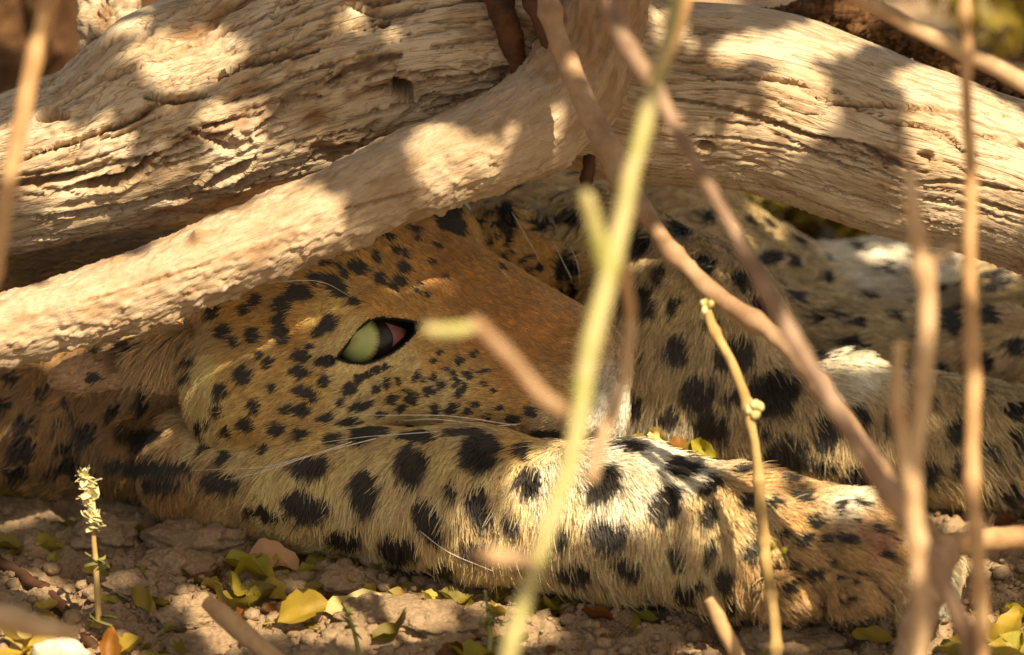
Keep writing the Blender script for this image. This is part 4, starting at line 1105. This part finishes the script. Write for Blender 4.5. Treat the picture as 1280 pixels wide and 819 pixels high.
def leaf(px, py, size, rot, mat, label, group=None, tilt=None, lift=6, shape=None, w_=None):
    shape = rng.integers(len(shapes)) if shape is None else shape
    key = (shape, mat)
    if key not in LM:
        me = leaf_mesh('fallen_leaf', *shapes[shape], float(shape) * 1.7); me.materials.append(M[mat]); LM[key] = me
    o = bpy.data.objects.new('fallen_leaf', LM[key]); col.objects.link(o)
    q = V2W(on_ground(px, py, lift)[None])[0] if w_ is None else V2W(P(px, py, w_)[None])[0]
    o.location = q
    tl = tilt if tilt is not None else (rng.normal() * .3, rng.normal() * .3)
    o.rotation_euler = (tl[0], tl[1], math.radians(rot))
    k = size * S; o.scale = (k, k * rng.uniform(.85, 1.25), k)
    return tag(o, label, 'leaf', group)
# single ones that stand out
leaf(136, 806, 52, 70, 'leaf_orange', 'orange-brown curled fallen leaf at the foot of the flower stalk', tilt=(.5, -.9), shape=3, lift=14)
leaf(42, 806, 78, 10, 'leaf_yellow', 'large yellow fallen leaf partly folded beside the bright white pebble', tilt=(.5, .1), shape=1, lift=12)
leaf(20, 806, 60, 40, 'leaf_pale', 'pale straw fallen leaf under the blurred grey stick', tilt=(.3, .2), lift=8)
leaf(180, 742, 52, -52, 'leaf_yellow', 'yellow fallen leaf standing in a dark hollow of the soil', tilt=(.9, .3), shape=0, lift=10)
leaf(340, 698, 70, -8, 'leaf_pink', 'long pinkish dry fallen leaf lying on the shaded soil', tilt=(.4, .1), shape=2, lift=12)
leaf(470, 740, 42, -60, 'leaf_yellow', 'bright yellow fallen leaf standing upright on the soil', tilt=(1.0, .5), shape=1, lift=14)
leaf(455, 762, 100, 12, 'leaf_pale', 'long pale cream fallen leaf glowing in the sunlit patch', tilt=(.35, .1), shape=0, lift=16)
leaf(376, 776, 74, 30, 'leaf_yellow', 'long narrow yellow fallen leaf slanting beside the pale leaf', tilt=(.6, .0), shape=3, lift=12)
leaf(252, 718, 62, -14, 'leaf_brown', 'brown fallen leaf lying among the greenish leaves', tilt=(.2, .2), shape=4)
leaf(1092, 787, 54, -8, 'leaf_yellow', 'small bright yellow fallen leaf lying against the toes', tilt=(.5, .1), shape=0, lift=8)
leaf(826, 547, 34, -55, 'leaf_pale', 'pale upright fallen leaf between the foreleg and the folded limb behind', tilt=(.9, .2), w_=200)
leaf(850, 555, 30, 10, 'leaf_orange', 'orange fallen leaf behind the top of the foreleg', tilt=(.5, .3), w_=205)
leaf(885, 566, 44, -35, 'leaf_green', 'yellow-green fallen leaf leaning behind the foreleg', tilt=(.8, .2), w_=200)
leaf(800, 548, 30, 20, 'leaf_olive', 'olive fallen leaf next to the chin behind the foreleg', tilt=(.6, .2), w_=210)
leaf(862, 566, 30, 40, 'leaf_olive', 'dark olive fallen leaf below the orange leaf behind the foreleg', tilt=(.6, .1), w_=205)
leaf(806, 765, 40, -5, 'leaf_green', 'yellow-green fallen leaf lying just below the foreleg', tilt=(.3, .1), shape=0, lift=8)
KIND = {'leaf_yellow': ('yellow', 'fallen yellow leaf lying on the sandy soil'), 'leaf_green': ('yellow-green', 'fallen yellow-green leaf lying on the sandy soil'), 'leaf_olive': ('olive', 'fallen dull olive leaf lying on the sandy soil'), 'leaf_brown': ('brown', 'fallen curled brown leaf lying on the sandy soil')}
FL = """302 705 52 30 leaf_green;318 722 56 -20 leaf_green;300 735 50 5 leaf_olive;345 732 50 -20 leaf_yellow;362 740 60 -30 leaf_green;330 745 46 25 leaf_olive;385 745 56 30 leaf_olive;290 748 60 -8 leaf_olive;350 755 46 10 leaf_brown
310 668 40 10 leaf_olive;375 664 62 4 leaf_olive;362 650 30 30 leaf_olive;415 688 42 -8 leaf_yellow;150 606 44 -20 leaf_olive;80 648 38 0 leaf_olive;185 660 40 12 leaf_olive;225 640 34 50 leaf_olive;10 615 44 20 leaf_olive;8 672 40 -10 leaf_olive
160 800 56 60 leaf_yellow;186 782 50 35 leaf_yellow;222 806 50 -50 leaf_olive;205 815 46 -10 leaf_green;95 792 40 -30 leaf_olive;60 776 50 -20 leaf_yellow;200 740 36 -40 leaf_olive
495 800 56 40 leaf_olive;520 790 46 20 leaf_olive;590 812 60 -6 leaf_green;540 738 36 20 leaf_green;566 738 40 5 leaf_olive;575 742 34 10 leaf_olive;515 720 34 -20 leaf_olive;500 748 36 0 leaf_yellow
700 722 44 -20 leaf_yellow;690 745 46 10 leaf_olive;720 745 46 20 leaf_green;705 752 50 10 leaf_green;680 752 40 40 leaf_olive;640 800 44 10 leaf_olive;980 816 60 5 leaf_olive;1010 818 44 -10 leaf_green;960 818 40 30 leaf_olive
1240 780 60 -20 leaf_yellow;1262 772 56 30 leaf_yellow;1270 798 60 -10 leaf_green;1215 800 56 10 leaf_green;1255 812 60 5 leaf_yellow;1232 800 50 50 leaf_olive;1200 790 46 -20 leaf_olive;1275 765 44 10 leaf_green;1225 765 36 -50 leaf_green;1190 812 50 10 leaf_olive
1258 640 34 10 leaf_brown;1110 640 34 30 leaf_green;1180 690 40 10 leaf_brown;275 780 34 -50 leaf_pale2;420 702 30 20 leaf_olive;455 705 34 -30 leaf_olive;610 780 34 -60 leaf_yellow;30 800 50 80 leaf_yellow;12 822 60 10 leaf_yellow;560 765 30 20 leaf_olive"""
for t in FL.replace('\n', ';').split(';'):
    x, y, sz, ro, m = t.split()
    if m == 'leaf_pale2': m = 'leaf_yellow'
    a, lab = KIND[m]
    leaf(float(x), float(y), float(sz), float(ro) + rng.uniform(-15, 15), m, lab, a + ' fallen leaves', lift=rng.uniform(4, 12))
for k in range(95):
    x = rng.uniform(0, 1280) if k % 3 else rng.choice([330, 560, 700, 1230, 120]) + rng.normal() * 70
    y = rng.uniform(700, 826) + (rng.uniform(-70, 0) if x < 480 else 0)
    if 820 < x < 1180 and y < 795: continue
    m = ['leaf_olive', 'leaf_green', 'leaf_olive', 'leaf_yellow', 'leaf_brown'][k % 5]
    a, lab = KIND[m]
    leaf(x, y, rng.uniform(18, 42), rng.uniform(0, 360), m, lab, a + ' fallen leaves', lift=rng.uniform(2, 8), tilt=(rng.normal() * .45, rng.normal() * .45))
# litter behind, seen blurred under the log
for k in range(150):
    x = rng.uniform(-.5, .9); y = rng.uniform(.42, 2.2)
    m = ['leaf_yellow', 'leaf_green', 'leaf_olive', 'leaf_green'][k % 4]
    q = W2V(np.array([[x, y, gz(x, y)]]))[0]; px, py = V2PX(q[None])
    me_shape = int(rng.integers(8)); key = (me_shape, m)
    if key not in LM:
        me = leaf_mesh('fallen_leaf', *shapes[me_shape], me_shape * 1.7); me.materials.append(M[m]); LM[key] = me
    o = bpy.data.objects.new('fallen_leaf', LM[key]); col.objects.link(o); o.location = (x, y, gz(x, y) + .006)
    o.rotation_euler = (rng.normal() * .4, rng.normal() * .4, rng.uniform(0, 6.28)); k_ = rng.uniform(50, 85) * S; o.scale = (k_, k_, k_)
    tag(o, 'blurred ' + KIND[m][0] + ' leaf lying on the ground behind the leopard', 'leaf', KIND[m][0] + ' leaves behind the leopard')
# bright pebble
pb, _, _ = blob('pebble', 74, 818, GW(74, 818) - 4, 36, (1.0, .55, .8), plain('white_stone', srgb(236,224,196), .7, 300), None, .12, 40)
tag(pb, 'rounded white pebble lying in the sun among the yellow leaves', 'pebble')

# ------------------------------------------------------------------ soil crumbs and clods
def crumbs():
    base = []
    for k in range(6):
        l, q = uv_sphere(None, 1, None, 7, 5); l = l / np.linalg.norm(l, axis=1)[:, None]
        base.append((l * (1 + .45 * noise(l * 1.3 + k * 13))[:, None], q))
    V = []; Q = []; n = 0
    for k in range(11000):
        x = rng.uniform(-.34, .34); y = rng.uniform(-.22, .30) if k % 4 == 0 else rng.uniform(-.2, .04)
        r = min(.009, .0008 * (1 / max(.02, rng.random())) ** .5)
        l, q = base[k % 6]
        V.append(l * r * np.array([1, 1, .75]) + [x, y, gz_arr[k] if False else 0]); Q.append(q + n); n += len(l)
        XY.append((x, y, r, len(l)))
    return V, Q
XY = []
V_, Q_ = crumbs()
xy = np.array(XY); hz = ground_height(xy[:, 0], xy[:, 1])
V_ = [v + [0, 0, h + r * .25] for v, h, r in zip(V_, hz, xy[:, 2])]
cr_o = mesh_obj('soil_crumbs', np.vstack(V_), np.vstack(Q_), M['soil'], view=False)
tag(cr_o, 'loose crumbs of dry sandy soil scattered over the ground', 'soil', kind='stuff')
CL = [(235, 755, 34), (262, 790, 40), (300, 782, 26), (355, 722, 30), (160, 720, 30), (250, 668, 52), (215, 690, 40), (430, 728, 30), (440, 795, 44), (330, 800, 30), (395, 812, 34), (60, 740, 26), (540, 775, 40), (600, 765, 34), (985, 796, 50), (1040, 806, 40), (700, 790, 26), (1170, 780, 22), (480, 770, 46), (130, 655, 36)]
CLAB = {(235, 755): 'rough soil lump beside the yellow leaf standing in a hollow', (262, 790): 'large soil lump behind the short tan stick', (985, 796): 'flat soil lump pressed under the toes of the paw', (1040, 806): 'soil lump in front of the toes beside the bright yellow leaf', (250, 668): 'broad shaded soil lump under the leopard elbow', (60, 740): 'small soil lump beside the dark brown twig', (160, 720): 'soil lump just behind the dry flower stalk', (1170, 780): 'small soil lump at the foot of the bent brown twig', (480, 770): 'soil lump under the long pale cream leaf', (355, 722): 'soil lump behind the long pinkish leaf'}
for k, (x, y, r) in enumerate(CL):
    p = on_ground(x, y, r * .1); px, py = V2PX(p[None])
    l, q = uv_sphere(None, 1, None, 72, 48); l = l / np.linalg.norm(l, axis=1)[:, None]
    rad = 1 + .32 * fbm(l * 1.3 + k * 7, 3) + .09 * fbm(l * 5 + k, 4, .65) - .22 * np.clip(noise(l * 3.2 + k * 3) - .3, 0, 1)
    up = np.array([0, CP, -SP]); bk = np.array([0, SP, CP])
    loc = l[:, 0:1] * np.array([1.25, 0, 0]) + l[:, 1:2] * bk * 1.0 + l[:, 2:3] * up * .62
    o = mesh_obj('soil_clod', p + loc * r * rad[:, None], q, M['soil'])
    tag(o, CLAB.get((x, y), 'rough lump of dry sandy soil resting on the ground'), 'clod', 'soil clods in front of the leopard')

# ------------------------------------------------------------------ shrubs behind (seen blurred under and over the log)
def shrub(name, x, y, h, rad, n, label, group):
    e = bpy.data.objects.new(name, None); col.objects.link(e); e.location = (x, y, gz(x, y)); tag(e, label, 'shrub', group)
    V = []; Q = []; k = 0; g0 = gz(x, y)
    for j in range(n):
        d = rng.normal(size=3); d /= np.linalg.norm(d); c = np.array([x, y, g0 + h * .55]) + d * np.array([rad, rad, h * .45]) * rng.random() ** .4
        a = rng.normal(size=3); a /= np.linalg.norm(a); b = np.cross(a, rng.normal(size=3)); b /= np.linalg.norm(b); L = rng.uniform(.006, .013)
        V += [c - a * L, c + b * L * .5, c + a * L, c - b * L * .5]; Q.append([k, k+1, k+2, k+3]); k += 4
    o = mesh_obj('crown', np.array(V), Q, M['leaf_crown'], view=False); o.parent = e; o.matrix_parent_inverse = parent_inv(e)
    for j in range(5):
        a = rng.uniform(0, 6.28); tp = np.array([x + math.cos(a) * rad * .7, y + math.sin(a) * rad * .7, gz(x, y) + h * .8])
        pts = W2V(np.array([[x, y, gz(x, y) - .01], [(x + tp[0]) / 2 + .01, (y + tp[1]) / 2, tp[2] * .5], tp]))
        v, q, t, *_ = tube(np.c_[pts, [14, 10, 5]], 12, 7); ob = mesh_obj('stem', v, quads_tris(q, t), M['twig_dark'], e)
for (px, py, h, r, n, lab) in [(905, 296, .07, .035, 260, 'low green shrub in the gap under the log nearest the folded limb'), (985, 292, .06, .03, 220, 'small yellow-green shrub in the middle of the gap under the log'), (1062, 288, .05, .03, 180, 'small dark shrub in the gap under the log above the bright haunch'),
                              (860, 250, .08, .05, 260, 'low shrub in deep shade behind the crossing twigs under the log'), (1275, 60, .10, .06, 260, 'yellow-green shrub on the bright ground beyond the end of the log')]:
    q = V2W(G(px, py)[None])[0]
    shrub('low_shrub', q[0], q[1], h, r, n, lab, 'low shrubs behind')

# ------------------------------------------------------------------ shade tree overhead (out of frame): its crown gaps are shaped to place the dappled light
lit = """45 190 95 40 0;110 240 80 26 -15;250 62 62 40 20;195 96 55 20 20;150 50 30 40 0;285 140 40 30 0;285 190 34 26 -30;140 200 50 20 0;60 290 80 14 0
420 14 44 16 0;478 34 14 34 0;520 80 16 18 0;575 8 34 8 0
30 400 80 46 -15;150 366 90 44 -18;270 322 80 44 -22;390 270 66 40 -24;565 205 62 44 -24;690 160 34 30 -20;330 300 60 40 -22;640 150 10 30 0
830 20 50 16 0;960 52 110 22 5;1000 105 36 36 0;930 150 60 26 10;960 190 90 28 12;860 172 60 28 0;1012 150 30 46 0;1165 100 46 28 0;1190 140 56 46 0;1230 190 70 60 0;1160 205 40 36 0;1260 250 60 40 0;1085 58 30 12 0;1066 228 40 18 14
760 595 92 48 0;660 615 26 50 0;860 580 60 22 0;820 620 60 36 0;730 640 60 40 0;1055 622 40 16 -20;930 640 30 60 0;1170 740 24 50 0
450 772 110 34 0;580 745 90 22 0;290 770 44 50 0;245 745 30 24 0;70 800 110 30 0;160 720 14 20 0;1240 780 60 40 0;370 720 22 18 0;1000 800 60 12 0;1005 632 40 14 0;960 690 16 44 0;1000 745 24 16 0;1150 690 14 26 0;930 278 60 24 0;1035 286 40 14 0;560 640 20 30 0;650 780 60 20 0;700 730 40 20 0;1230 700 40 16 0
1085 318 26 10 0;1150 322 26 10 0;1205 306 18 9 0;1070 452 40 16 0;1250 330 40 20 0;1200 640 30 10 0;1262 600 26 20 0"""
LIT = [tuple(map(float, t.split())) for t in lit.replace('\n', ';').split(';') if t.strip()]
occ_v = np.vstack([lcv, bcv, coarse_body[0]])
occ_f = np.vstack([lct, bct + len(lcv), coarse_body[1] + len(lcv) + len(bcv)])
occ = BVHTree.FromPolygons(V2W(occ_v).tolist(), occ_f.tolist())
def lands(p):
    """where the sun ray through p ends, as a photo pixel"""
    l, n, i_, t = occ.ray_cast(Vector(p), Vector(-SUN_DIR))
    g = p - SUN_DIR * (p[2] / SUN_DIR[2])
    q = np.array(l) if l is not None else g
    x, y = V2PX(W2V(q[None])); return x[0], y[0]
gx_, gy_ = np.meshgrid(np.arange(-40, 1321, 4), np.arange(-40, 861, 4))
LM_ = np.zeros(gx_.shape, bool)
for a, b, rx, ry, an in LIT:
    c, s_ = math.cos(math.radians(an)), math.sin(math.radians(an)); dx, dy = gx_ - a, gy_ - b
    if b < 300 or b > 690: rx, ry = max(6, rx - 8), max(5, ry - 8)
    LM_ |= ((dx * c - dy * s_) / rx) ** 2 + ((dx * s_ + dy * c) / ry) ** 2 < 1
LM_ = LM_.tolist()
def is_lit(x, y):
    i, j = int((x + 40) / 4), int((y + 40) / 4)
    return 0 <= j < len(LM_) and 0 <= i < len(LM_[0]) and LM_[j][i]
# things standing free in the sun: flower stalk, foreground stems
FREE = [(V2W(P(x, y, w_ * 1.27 if w_ < -400 else w_)), r * S) for x, y, w_, r in [(106, 606, wf - 20, 34), (114, 640, wf - 16, 34), (118, 690, wf - 10, 20), (745, 420, -1120, 70), (700, 600, -1130, 70), (800, 180, -1100, 70), (640, 450, -1150, 50), (560, 412, -1180, 40), (900, 270, -700, 40), (1000, 440, -720, 40), (1215, 300, -680, 60), (1216, 550, -680, 60), (1150, 400, -830, 50), (30, 130, -730, 60), (945, 520, -195, 30), (960, 680, -185, 20), (1240, 672, -280, 26)]]
tree = bpy.data.objects.new('shade_tree', None); col.objects.link(tree); tree.location = (-1.5, -.6, gz(-1.5, -.6))
tag(tree, 'small leafy tree overhanging the log and dappling it with shade', 'tree')
V = []; Q = []; k = 0
cen_c = SUN_DIR * (.95 / SUN_DIR[2])
FP = np.array([f[0] for f in FREE]); FR = np.array([f[1] for f in FREE])
for j in range(26000):
    hh = rng.uniform(.85, 1.05)
    sx, sy = rng.uniform(-.46, .46), rng.uniform(-.34, .5)
    if j % 6 == 0: sx, sy = rng.uniform(-1.3, 1.3), rng.uniform(-.9, .9)
    p = np.array([sx, sy, .1]) + SUN_DIR * ((hh - .1) / SUN_DIR[2])
    a = rng.normal(size=3) * [1, 1, .5]; a -= SUN_DIR * (a @ SUN_DIR) * .7; a /= np.linalg.norm(a)
    b = np.cross(a, SUN_DIR + rng.normal(size=3) * .3); b /= np.linalg.norm(b)
    L = rng.uniform(.009, .016) if j % 3 else rng.uniform(.018, .026)
    f = FP - p; tt = f @ SUN_DIR
    if ((np.linalg.norm(f - tt[:, None] * SUN_DIR, axis=1) < FR + L * .5)).any(): continue
    ok = True
    for q in (p, p + a * L * .95, p - a * L * .95, p + b * L * .45, p - b * L * .45):
        x, y = lands(q)
        if is_lit(x, y): ok = False; break
    if not ok: continue
    V += [p - a * L, p + b * L * .5, p + a * L, p - b * L * .5]; Q.append([k, k+1, k+2, k+3]); k += 4
crown = mesh_obj('crown', np.array(V), Q, M['leaf_crown'], view=False); crown.parent = tree; crown.matrix_parent_inverse = parent_inv(tree)
print('crown leaves', len(Q))
def limb(pts, name='limb', mat='twig_dark'):
    v, q, t, *_ = tube(np.c_[W2V(np.array([p[:3] for p in pts])), [p[3] / S for p in pts]], 40, 10)
    mesh_obj(name, v, quads_tris(q, t), M[mat], tree)
limb([(-1.5, -.6, -.05, .05), (-1.46, -.6, .5, .045), (-1.3, -.6, 1.1, .035), (-.9, -.75, 1.3, .02), (-.2, -.95, 1.36, .012), (.7, -1.05, 1.3, .006)], 'trunk')

print('objects', len(bpy.data.objects))
